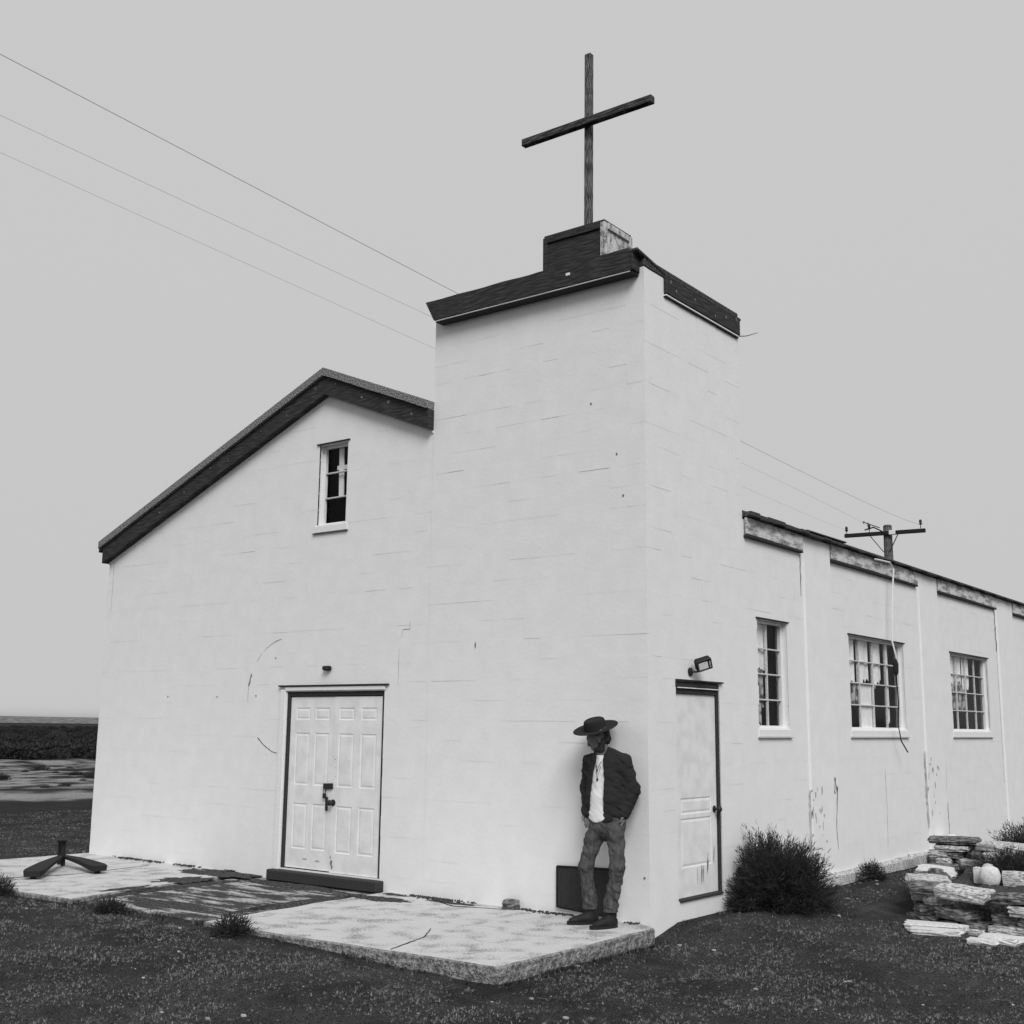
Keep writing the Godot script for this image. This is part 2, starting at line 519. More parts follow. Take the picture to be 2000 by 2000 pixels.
# ---------------------------------------------------------------- smooth bodies
# prims: [a, b, ra, rb]; squash: scale of z about zc before measuring (flatter torso)
func body_mesh(st: SurfaceTool, prims: Array, cell: float, blend: float, carve = null, wrinkle := 0.0, wfreq := 10.0) -> void:
	var lo := Vector3.ONE * 1e9
	var hi := -Vector3.ONE * 1e9
	for p in prims:
		var r := maxf(p[2], p[3]) + cell * 3.0
		for e in [p[0], p[1]]:
			lo = lo.min(e - Vector3.ONE * r)
			hi = hi.max(e + Vector3.ONE * r)
	var n := Vector3i(((hi - lo) / cell).ceil()) + Vector3i.ONE
	var f := PackedFloat32Array()
	f.resize(n.x * n.y * n.z)
	f.fill(1.0)
	var sx := n.y * n.z
	var sy := n.z
	for p in prims:
		var a: Vector3 = p[0]
		var b: Vector3 = p[1]
		var ra: float = p[2]
		var rb: float = p[3]
		var flat := Vector3.ONE
		if p.size() > 4:
			flat = p[4]
		var rr := maxf(ra, rb) + blend + cell * 2.5
		var l := Vector3i(((a.min(b) - Vector3.ONE * rr - lo) / cell).floor()).clamp(Vector3i.ZERO, n - Vector3i.ONE)
		var h := Vector3i(((a.max(b) + Vector3.ONE * rr - lo) / cell).ceil()).clamp(Vector3i.ZERO, n - Vector3i.ONE)
		var ab := (b - a) * flat
		var den := maxf(ab.length_squared(), 1e-9)
		for x in range(l.x, h.x + 1):
			for y in range(l.y, h.y + 1):
				var base := x * sx + y * sy
				for z in range(l.z, h.z + 1):
					var q := (lo + Vector3(x, y, z) * cell - a) * flat
					var t := clampf(q.dot(ab) / den, 0.0, 1.0)
					var d := (q - ab * t).length() - (ra + (rb - ra) * t)
					var o := f[base + z]
					var k := maxf(blend - absf(o - d), 0.0) / blend
					f[base + z] = minf(o, d) - k * k * blend * 0.25
	if wrinkle > 0.0 or carve != null:
		var wn := FastNoiseLite.new()
		wn.seed = 5
		wn.frequency = 1.0
		wn.fractal_octaves = 2
		for x in n.x:
			for y in n.y:
				for z in n.z:
					var i := x * sx + y * sy + z
					if f[i] > cell * 4.0 or (carve == null and f[i] < -cell * 4.0):
						continue
					var q := lo + Vector3(x, y, z) * cell
					if wrinkle > 0.0:
						f[i] += wn.get_noise_3d(q.x * wfreq, (q.y + q.x * 0.5) * wfreq * 1.7, q.z * wfreq) * wrinkle
					if carve != null:
						f[i] = maxf(f[i], carve.call(q))
	# surface nets
	var idx := {}
	var pts := PackedVector3Array()
	var nrm := PackedVector3Array()
	for x in n.x - 1:
		for y in n.y - 1:
			for z in n.z - 1:
				var i := x * sx + y * sy + z
				var v := [f[i], f[i + sx], f[i + sy], f[i + sx + sy], f[i + 1], f[i + sx + 1], f[i + sy + 1], f[i + sx + sy + 1]]
				var neg := 0
				for k in 8:
					if v[k] < 0.0:
						neg += 1
				if neg == 0 or neg == 8:
					continue
				var sum := Vector3.ZERO
				var cnt := 0
				for e in [[0, 1], [2, 3], [4, 5], [6, 7], [0, 2], [1, 3], [4, 6], [5, 7], [0, 4], [1, 5], [2, 6], [3, 7]]:
					var va: float = v[e[0]]
					var vb: float = v[e[1]]
					if (va < 0.0) != (vb < 0.0):
						var t := va / (va - vb)
						var pa := Vector3(e[0] & 1, (e[0] >> 1) & 1, e[0] >> 2)
						var pb := Vector3(e[1] & 1, (e[1] >> 1) & 1, e[1] >> 2)
						sum += pa.lerp(pb, t)
						cnt += 1
				idx[i] = pts.size()
				pts.append(lo + (Vector3(x, y, z) + sum / cnt) * cell)
				nrm.append(Vector3(v[1] + v[3] + v[5] + v[7] - v[0] - v[2] - v[4] - v[6], v[2] + v[3] + v[6] + v[7] - v[0] - v[1] - v[4] - v[5], v[4] + v[5] + v[6] + v[7] - v[0] - v[1] - v[2] - v[3]).normalized())
	var emit := func(a: int, b: int, c: int) -> void:
		var g := (pts[b] - pts[a]).cross(pts[c] - pts[a])
		var order := [a, b, c] if g.dot(nrm[a] + nrm[b] + nrm[c]) < 0.0 else [a, c, b]
		for k in order:
			st.set_normal(nrm[k])
			st.add_vertex(pts[k])
	for i in idx:
		for ax in [[sx, sy, 1], [sy, sx, 1], [1, sx, sy]]:
			if (f[i] < 0.0) != (f[i + ax[0]] < 0.0):
				var b: int = i - ax[1]
				var c: int = i - ax[1] - ax[2]
				var d: int = i - ax[2]
				if idx.has(b) and idx.has(c) and idx.has(d):
					emit.call(idx[i], idx[b], idx[c])
					emit.call(idx[i], idx[c], idx[d])

# ---------------------------------------------------------------- stones and plants
func stone_mesh(size: Vector3, sd: int, strata := 0.0, rough := 1.0, res := 5) -> ArrayMesh:
	# a rounded block pushed about by noise
	var n := FastNoiseLite.new()
	n.seed = sd
	n.frequency = 1.0
	var st := new_st()
	st.set_smooth_group(-1 if strata > 0.0 else 0)
	var pt := func(v: Vector3) -> Vector3:
		var s := v.normalized()
		var q := v.lerp(s * 1.15, 0.35 if rough > 0.5 else 0.85)
		q += s * (n.get_noise_3dv(s * 1.8) * 0.22 + n.get_noise_3dv(v * 4.0 + Vector3.ONE * 7.0) * 0.10) * rough
		if strata > 0.0:
			var k := 1.0 + strata * n.get_noise_1d(v.y * 5.0 + sd)
			q.x *= k
			q.z *= k
		return q * size * 0.5
	for ax in 3:
		for sg in [-1.0, 1.0]:
			for i in res:
				for j in res:
					var c := []
					for e in [[i, j], [i + 1, j], [i + 1, j + 1], [i, j + 1]]:
						var w := Vector3.ZERO
						w[ax] = sg
						w[(ax + 1) % 3] = -1.0 + 2.0 * e[0] / res
						w[(ax + 2) % 3] = -1.0 + 2.0 * e[1] / res
						c.append(pt.call(w))
					var g: Vector3 = (c[1] - c[0]).cross(c[2] - c[0])
					if g.dot(c[0]) > 0.0:
						c.reverse()
					for k in [0, 1, 2, 0, 2, 3]:
						st.add_vertex(c[k])
	st.index()
	st.generate_normals()
	return st.commit()

func bush(called: String, label: String, at: Vector3, rx: float, h: float, count: int, sd: int, m: Material, leaf := 0.10, wid := 0.005) -> Node3D:
	var o := thing(called, label, "bush", at)
	var r := RandomNumberGenerator.new()
	r.seed = sd
	var n := FastNoiseLite.new()
	n.seed = sd
	n.frequency = 1.6
	var stems := new_st()
	for i in 26:
		var a := r.randf() * TAU
		var e := r.randf_range(0.15, 1.2)
		var d := Vector3(cos(a) * cos(e) * rx, sin(e) * h, sin(a) * cos(e) * rx) * r.randf_range(0.6, 0.9)
		tube(stems, [Vector3(cos(a), 0, sin(a)) * 0.03, d * 0.5 + Vector3(r.randf() - 0.5, 0.3, r.randf() - 0.5) * 0.1, d], [0.008, 0.005, 0.002], 4, false)
	commit("stems", stems, M.twig, o)
	var st := new_st()
	for i in count:
		var a := r.randf() * TAU
		var e := asin(r.randf_range(-0.05, 1.0))
		var dir := Vector3(cos(a) * cos(e), sin(e), sin(a) * cos(e))
		var lump := 1.0 + 0.45 * n.get_noise_3dv(dir * 1.4) + 0.38 * n.get_noise_3dv(dir * 4.2)
		var rad := pow(r.randf(), 0.42) * lump
		var p := Vector3(dir.x * rx, dir.y * h, dir.z * rx) * rad
		if p.y < 0.0:
			p.y = r.randf() * 0.05
		var g := (dir + Vector3(r.randfn(), r.randfn() + 0.5, r.randfn()) * 0.45).normalized()
		var l := leaf * r.randf_range(0.5, 1.3)
		var s := g.cross(Vector3(r.randfn(), r.randfn(), r.randfn())).normalized() * wid * r.randf_range(0.6, 1.3)
		var mid := p + g * l * 0.55
		var tip := p + g * l + Vector3(r.randfn(), r.randfn(), r.randfn()) * l * 0.12
		var nn := g.cross(s).normalized()
		tri(st, p - s * 0.6, p + s * 0.6, mid + s, nn)
		tri(st, p - s * 0.6, mid + s, mid - s, nn)
		tri(st, mid - s, mid + s, tip, nn)
	commit("foliage", st, m, o)
	return o

# ================================================================ scene
func _ready() -> void:
	rng.seed = 11
	fn.seed = 3
	fn.frequency = 0.35
	fn.fractal_octaves = 3
	# camera
	var cam := Camera3D.new()
	cam.name = "camera"
	add_child(cam)
	cam.position = Vector3(5.7115, 1.7236, 9.5888)
	cam.rotation = Vector3(0.1792, 0.6522, 0.0110)
	cam.fov = 46.655
	cam.near = 0.05
	cam.far = 8000.0
	cam.current = true
	# sky: an even bright overcast
	var env := Environment.new()
	env.background_mode = Environment.BG_SKY
	var sm := ProceduralSkyMaterial.new()
	sm.sky_top_color = lin(0.400)
	sm.sky_horizon_color = lin(0.388)
	sm.sky_curve = 0.25
	sm.ground_bottom_color = lin(0.06)
	sm.ground_horizon_color = lin(0.06)
	sm.sun_angle_max = 0.1
	var sky := Sky.new()
	sky.sky_material = sm
	env.sky = sky
	env.tonemap_mode = Environment.TONE_MAPPER_LINEAR
	env.tonemap_exposure = 1.46
	env.sdfgi_enabled = true
	env.ssao_enabled = true
	env.ssil_enabled = true
	var we := WorldEnvironment.new()
	we.name = "world_environment"
	we.environment = env
	add_child(we)
	# the veiled sun: broad and soft
	var sun := DirectionalLight3D.new()
	sun.name = "sun"
	sun.light_energy = 0.5
	sun.light_color = Color(1, 1, 1)
	sun.light_angular_distance = 30.0
	sun.shadow_enabled = true
	add_child(sun)
	sun.look_at_from_position(Vector3.ZERO, -Vector3(0.54, 0.67, 0.48))
	materials()
	build_ground()
	build_slabs()
	build_church()
	build_cross()
	build_pole_and_wires()
	build_fixtures()
	build_planter()
	build_plants()
	build_stand()
	build_man()
	build_litter()
	build_plain()

func materials() -> void:
	var fine := noise_image(512, 0.06, 3, 1)
	var mid := noise_image(512, 0.018, 4, 2)
	var blot := noise_image(512, 0.010, 5, 3)
	var streak := noise_image(512, 0.02, 4, 4)
	M.paint = tmat(tone_tex(mixed(blot, noise_image(512, 0.2, 3, 7), 0.5), 0.765, 0.815, 0.5, 1.8), Vector3.ONE * 0.55, 0.85, bump_tex(fine, 2.0), 0.10)
	M.paint2 = tmat(tone_tex(mixed(blot, noise_image(512, 0.2, 3, 8), 0.5), 0.77, 0.83, 0.48, 1.8), Vector3.ONE * 0.45, 0.85, bump_tex(fine, 2.0), 0.10)
	M.trim = tmat(tone_tex(mid, 0.74, 0.81, 0.42, 1.6), Vector3.ONE * 3.0, 0.7)
	M.trim_grey = tmat(tone_tex(mid, 0.40, 0.70, 0.5, 2.0), Vector3.ONE * 5.0, 0.6)
	M.door = tmat(tone_tex(blot, 0.70, 0.80, 0.42, 2.0), Vector3.ONE * 0.7, 0.6, bump_tex(fine, 2.0), 0.15)
	# tarred, weathered fascia boards: long grain
	M.fascia = tmat(tone_tex(streak, 0.026, 0.075, 0.66, 3.4), Vector3(0.35, 9.0, 0.35), 0.8, bump_tex(streak, 4.0), 0.6)
	var wp := mixed(noise_image(512, 0.012, 5, 9), noise_image(512, 0.11, 4, 10), 0.5)
	M.wood_pale = tmat(tone_tex(wp, 0.16, 0.64, 0.43, 3.6), Vector3(0.5, 1.5, 0.45), 0.9, bump_tex(streak, 4.0), 0.8)
	M.wood_grey = tmat(tone_tex(wp, 0.10, 0.60, 0.42, 3.4), Vector3(1.4, 0.8, 1.6), 0.9, bump_tex(streak, 4.0), 0.8)
	M.wood_dark = tmat(tone_tex(mixed(streak, noise_image(512, 0.10, 4, 14), 0.4), 0.024, 0.14, 0.62, 3.6), Vector3(0.45, 7.0, 0.45), 0.9, bump_tex(streak, 5.0), 0.8)
	M.wood_post = tmat(tone_tex(streak, 0.026, 0.30, 0.62, 4.0), Vector3(20.0, 0.6, 20.0), 0.9, bump_tex(streak, 5.0), 0.8)
	M.dark = mat(0.022, 0.85)
	M.dark_metal = mat(0.03, 0.45)
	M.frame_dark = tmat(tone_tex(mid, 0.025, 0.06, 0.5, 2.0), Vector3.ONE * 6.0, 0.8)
	M.roofing = tmat(tone_tex(mid, 0.03, 0.09, 0.5, 2.0), Vector3.ONE * 3.0, 0.95)
	M.roof_edge = tmat(tone_tex(noise_image(256, 0.08, 4, 12), 0.05, 0.34, 0.5, 2.6), Vector3.ONE * 2.5, 0.9)
	M.glass = StandardMaterial3D.new()
	M.glass.transparency = BaseMaterial3D.TRANSPARENCY_ALPHA
	M.glass.albedo_color = Color(0.12, 0.12, 0.12, 0.04)
	M.glass.roughness = 0.03
	M.glass.metallic_specular = 0.22
	M.reflection_pale = tmat(tone_tex(blot, 0.74, 0.86, 0.4, 2.0), Vector3.ONE * 1.6, 0.95)  # pale sheet colour standing in for sky reflected in the panes
	M.reflection_grey = tmat(tone_tex(noise_image(256, 0.02, 4, 31), 0.06, 0.45, 0.5, 2.6), Vector3.ONE * 1.3, 0.95)  # mottled grey standing in for the darker reflections
	M.concrete = tmat(tone_tex(mixed(noise_image(1024, 0.008, 6, 21), noise_image(1024, 0.10, 4, 22), 0.45), 0.27, 0.535, 0.36, 4.2), Vector3(0.33, 0.33, 0.33), 0.92, bump_tex(fine, 4.0), 0.35)
	M.concrete_edge = tmat(tone_tex(mixed(noise_image(512, 0.03, 5, 35), noise_image(512, 0.15, 4, 36), 0.5), 0.09, 0.34, 0.5, 3.0), Vector3.ONE * 0.8, 0.95, bump_tex(fine, 6.0), 0.9)  # grimy grain, toned darker to paint in the shade of upright faces
	M.concrete_low = tmat(tone_tex(mixed(noise_image(1024, 0.010, 6, 23), noise_image(1024, 0.09, 4, 24), 0.4), 0.045, 0.40, 0.58, 5.0), Vector3(0.14, 0.3, 0.62), 0.95, bump_tex(fine, 4.0), 0.6)
	M.soil = tmat(tone_tex(noise_image(512, 0.05, 4, 25), 0.025, 0.085, 0.5, 3.0), Vector3.ONE * 0.9, 1.0, bump_tex(fine, 6.0), 1.0)
	M.stone = tmat(tone_tex(noise_image(512, 0.02, 5, 27), 0.16, 0.62, 0.42, 3.2), Vector3(1.6, 7.0, 1.6), 0.95, bump_tex(fine, 5.0), 0.8)
	M.stone_white = tmat(tone_tex(mid, 0.52, 0.70, 0.45, 2.0), Vector3.ONE * 3.0, 0.95, bump_tex(fine, 4.0), 0.6)
	M.stone_dark = tmat(tone_tex(noise_image(256, 0.02, 5, 28), 0.05, 0.26, 0.5, 2.5), Vector3(2, 6, 2), 0.95, bump_tex(fine, 5.0), 0.8)
	M.leaf = mat(0.034, 0.9)
	M.leaf.backlight_enabled = true
	M.leaf.backlight = lin(0.02)
	M.twig = mat(0.05, 0.95)
	M.stain = tmat(tone_tex(mid, 0.22, 0.60, 0.5, 2.4), Vector3.ONE * 9.0, 0.95)
	M.stain_dark = tmat(tone_tex(mid, 0.05, 0.35, 0.5, 2.4), Vector3.ONE * 14.0, 0.95)
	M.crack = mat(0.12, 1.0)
	M.wire = mat(0.42, 0.7)
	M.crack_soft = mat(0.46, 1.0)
	var g := mat(1.0, 1.0)
	g.vertex_color_use_as_albedo = true
	g.albedo_texture = tone_tex(noise_image(1024, 0.07, 5, 41), 0.30, 1.25, 0.52, 3.4)
	g.uv1_triplanar = true
	g.uv1_world_triplanar = true
	g.uv1_scale = Vector3.ONE * 0.55
	g.normal_enabled = true
	g.normal_texture = bump_tex(noise_image(1024, 0.05, 5, 42), 9.0)
	g.normal_scale = 1.0
	M.ground = g
	# person
	M.skin = mat(0.15, 0.6)
	M.hair = mat(0.03, 0.7)
	M.jacket = tmat(tone_tex(fine, 0.016, 0.032, 0.5, 2.0), Vector3.ONE * 9.0, 0.9)
	M.shirt = mat(0.74, 0.95)
	M.jeans = tmat(tone_tex(noise_image(256, 0.02, 3, 51), 0.040, 0.105, 0.52, 1.5), Vector3(7.0, 1.4, 7.0), 0.95, bump_tex(fine, 4.0), 0.6)
	M.boot = mat(0.018, 0.6)
	M.felt = mat(0.02, 0.95)

func axis_list(parts: Array) -> PackedFloat32Array:
	var a := PackedFloat32Array()
	for p in parts:                       # [from, to, step]
		var n := int(round((p[1] - p[0]) / p[2]))
		for i in n:
			a.append(p[0] + (p[1] - p[0]) * i / n)
	a.append(parts[parts.size() - 1][1])
	return a

func build_ground() -> void:
	var xs := axis_list([[-4200.0, -700.0, 700.0], [-700.0, -90.0, 30.0], [-90.0, -40.0, 1.2], [-40.0, -10.0, 0.45], [-10.0, 7.0, 0.09], [7.0, 30.0, 1.0], [30.0, 700.0, 67.0], [700.0, 4200.0, 700.0]])
	var zs := axis_list([[-4200.0, -700.0, 700.0], [-700.0, -80.0, 31.0], [-80.0, -30.0, 1.2], [-30.0, -5.0, 0.4], [-5.0, 8.0, 0.09], [8.0, 14.0, 0.5], [14.0, 40.0, 2.0], [40.0, 700.0, 66.0], [700.0, 4200.0, 700.0]])
	var v := PackedVector3Array()
	var c := PackedColorArray()
	var nx := xs.size()
	var nz := zs.size()
	for j in nz:
		for i in nx:
			v.append(Vector3(xs[i], gh(xs[i], zs[j]), zs[j]))
			var t := ground_tone(xs[i], zs[j])
			c.append(Color(t, t, t))
	var ix := PackedInt32Array()
	for j in nz - 1:
		for i in nx - 1:
			var a := j * nx + i
			ix.append_array(PackedInt32Array([a, a + 1, a + nx + 1, a, a + nx + 1, a + nx]))
	var nr := PackedVector3Array()
	nr.resize(v.size())
	for j in nz:
		for i in nx:
			var i0 := maxi(i - 1, 0)
			var i1 := mini(i + 1, nx - 1)
			var j0 := maxi(j - 1, 0)
			var j1 := mini(j + 1, nz - 1)
			nr[j * nx + i] = (v[j1 * nx + i] - v[j0 * nx + i]).cross(v[j * nx + i1] - v[j * nx + i0]).normalized()
	var arr := []
	arr.resize(Mesh.ARRAY_MAX)
	arr[Mesh.ARRAY_VERTEX] = v
	arr[Mesh.ARRAY_NORMAL] = nr
	arr[Mesh.ARRAY_COLOR] = c
	arr[Mesh.ARRAY_INDEX] = ix
	var me := ArrayMesh.new()
	me.add_surface_from_arrays(Mesh.PRIMITIVE_TRIANGLES, arr)
	var o := put("ground", me, M.ground, self)
	o.set_meta("kind", "structure")
	o.set_meta("label", "dark bare dirt with short dry grass around the church")

# a rough edged concrete slab: outline in x, z with a broken lower edge
func slab(called: String, label: String, pts: Array, top: float, bottom: float, m: Material) -> void:
	var st := new_st()
	var poly := PackedVector2Array()
	for i in pts.size():
		var a: Vector2 = pts[i]
		var b: Vector2 = pts[(i + 1) % pts.size()]
		var steps := maxi(1, int(a.distance_to(b) / 0.10))
		for s in steps:
			var q := a.lerp(b, float(s) / steps)
			if s > 0:
				q += Vector2(rng.randf_range(-1, 1), rng.randf_range(-1, 1)) * 0.007
			poly.append(q)
	var inner := Geometry2D.offset_polygon(poly, -0.012 if Geometry2D.is_polygon_clockwise(poly) else -0.012)[0]
	# top in a grid of slightly uneven facets: clip cells
	var bb := Rect2(inner[0], Vector2.ZERO)
	for q in inner:
		bb = bb.expand(q)
	var cell := 0.35
	var hy := func(q: Vector2) -> float: return top + fn.get_noise_2d(q.x * 3.0, q.y * 3.0) * 0.006
	var x := bb.position.x
	while x < bb.end.x:
		var z := bb.position.y
		while z < bb.end.y:
			var sq := PackedVector2Array([Vector2(x, z), Vector2(x + cell, z), Vector2(x + cell, z + cell), Vector2(x, z + cell)])
			for pc in Geometry2D.intersect_polygons(sq, inner):
				var tr := Geometry2D.triangulate_polygon(pc)
				for i in range(0, tr.size(), 3):
					var q := []
					for k in 3:
						var w: Vector2 = pc[tr[i + k]]
						q.append(Vector3(w.x, hy.call(w), w.y))
					tri(st, q[0], q[1], q[2], Vector3.UP)
			z += cell
		x += cell
	var cm := Vector2.ZERO
	for q in poly:
		cm += q / poly.size()
	var ni := inner.size()
	var sde := new_st()
	# edge: from the worn arris down to the ragged foot
	for i in ni:
		var j := (i + 1) % ni
		var a := inner[i]
		var b := inner[j]
		var e := (b - a).normalized()
		var o := Vector2(e.y, -e.x)
		if o.dot((a + b) * 0.5 - cm) < 0.0:
			o = -o
		var a1 := a + (a - cm).normalized() * 0.014
		var b1 := b + (b - cm).normalized() * 0.014
		var out3 := Vector3(o.x, 0, o.y)
		quad(sde, Vector3(a.x, hy.call(a), a.y), Vector3(b.x, hy.call(b), b.y), Vector3(b1.x, hy.call(b) - 0.014, b1.y), Vector3(a1.x, hy.call(a) - 0.014, a1.y), out3 + Vector3.UP)
		var f := func(q: Vector2) -> Vector3: return Vector3(q.x, bottom, q.y) + Vector3(o.x, 0, o.y) * 0.02 * fn.get_noise_2d(q.x * 20.0, q.y * 20.0)
		quad(sde, Vector3(a1.x, hy.call(a) - 0.014, a1.y), Vector3(b1.x, hy.call(b) - 0.014, b1.y), f.call(b1), f.call(a1), out3)
	var ob := commit(called, st, m, self)
	ob.set_meta("kind", "structure")
	ob.set_meta("label", label)
	commit("slab_edge", sde, M.concrete_edge if m == M.concrete else m, ob)

func build_slabs() -> void:
	slab("pavement", "pale concrete slab under the tower where the man stands", [Vector2(-3.08, 2.50), Vector2(-1.6, 2.46), Vector2(0.12, 2.39), Vector2(0.14, 1.2), Vector2(0.11, 0.12), Vector2(-0.1, -0.02), Vector2(-2.6, -0.02), Vector2(-3.22, -0.1), Vector2(-3.2, 0.9)], 0.0, -0.3, M.concrete)
	slab("pavement", "pale concrete slab left of the double door", [Vector2(-9.1, 2.62), Vector2(-6.8, 2.6), Vector2(-5.10, 2.52), Vector2(-5.35, 1.1), Vector2(-5.55, -0.1), Vector2(-8.7, -0.1), Vector2(-8.72, 0.6)], 0.012, -0.3, M.concrete)
	slab("path", "dirt streaked low concrete in front of the double door", [Vector2(-5.0, 2.42), Vector2(-3.2, 2.36), Vector2(-3.3, -0.1), Vector2(-5.45, -0.1)], -0.016, -0.3, M.concrete_low)
	var up := Transform3D(Basis(Vector3.RIGHT, Vector3.FORWARD, Vector3.UP), Vector3.ZERO)
	for ck in [[Vector2(-0.93, -2.40), Vector2(-1.02, -2.1), Vector2(-1.10, -1.8), Vector2(-1.34, -1.45)], [Vector2(-2.5, -0.1), Vector2(-2.05, -0.32), Vector2(-1.5, -0.16)], [Vector2(-7.2, -2.5), Vector2(-6.8, -1.4), Vector2(-6.9, -0.3)]]:
		seam(up, ck, 0.012, 0.016 if ck[0].x < -5.0 else 0.005, M.soil, self.get_node("pavement_001" if ck[0].x < -5.0 else "pavement"))
	# soil drifted over the low slab
	var st := new_st()
	for e in [[Vector2(-5.18, 1.2), Vector2(0.16, 1.35)], [Vector2(-4.3, 2.0), Vector2(0.95, 0.18)], [Vector2(-3.36, 1.1), Vector2(0.17, 1.3)], [Vector2(-4.4, 0.28), Vector2(1.0, 0.2)], [Vector2(-3.0, 0.12), Vector2(0.45, 0.1)], [Vector2(-5.72, 0.22), Vector2(0.62, 0.26), 0.016], [Vector2(-5.55, 0.85), Vector2(0.28, 0.35), 0.012], [Vector2(-5.35, 1.7), Vector2(0.14, 0.4), 0.012], [Vector2(-2.95, 0.42), Vector2(0.42, 0.14), 0.004], [Vector2(-2.2, 0.16), Vector2(0.35, 0.05), 0.004]]:
		var rings := 4
		var seg := 40
		var g := []
		for r in rings + 1:
			var row := []
			for k in seg:
				var a := TAU * k / seg
				var f := float(r) / rings
				var wob := 1.0 + 0.35 * fn.get_noise_2d(cos(a) * 5.0 + e[0].x * 9.0, sin(a) * 5.0)
				var px: float = e[0].x + cos(a) * e[1].x * f * wob
				var pz: float = e[0].y + sin(a) * e[1].y * f * wob
				row.append(Vector3(px, (-0.045 + 0.055 * (1.0 - f * f) if e.size() < 3 else e[2] - 0.006 + 0.012 * (1.0 - f * f)) + 0.012 * fn.get_noise_2d(px * 22.0, pz * 22.0), pz))
			g.append(row)
		for r in rings:
			for k in seg:
				var k2 := (k + 1) % seg
				quad(st, g[r][k], g[r][k2], g[r + 1][k2], g[r + 1][k], Vector3.UP)
	var o := commit("soil", st, M.soil, self)
	o.set_meta("kind", "stuff")
	tag(o, "dark soil drifted along the edges of the low door path", "soil")

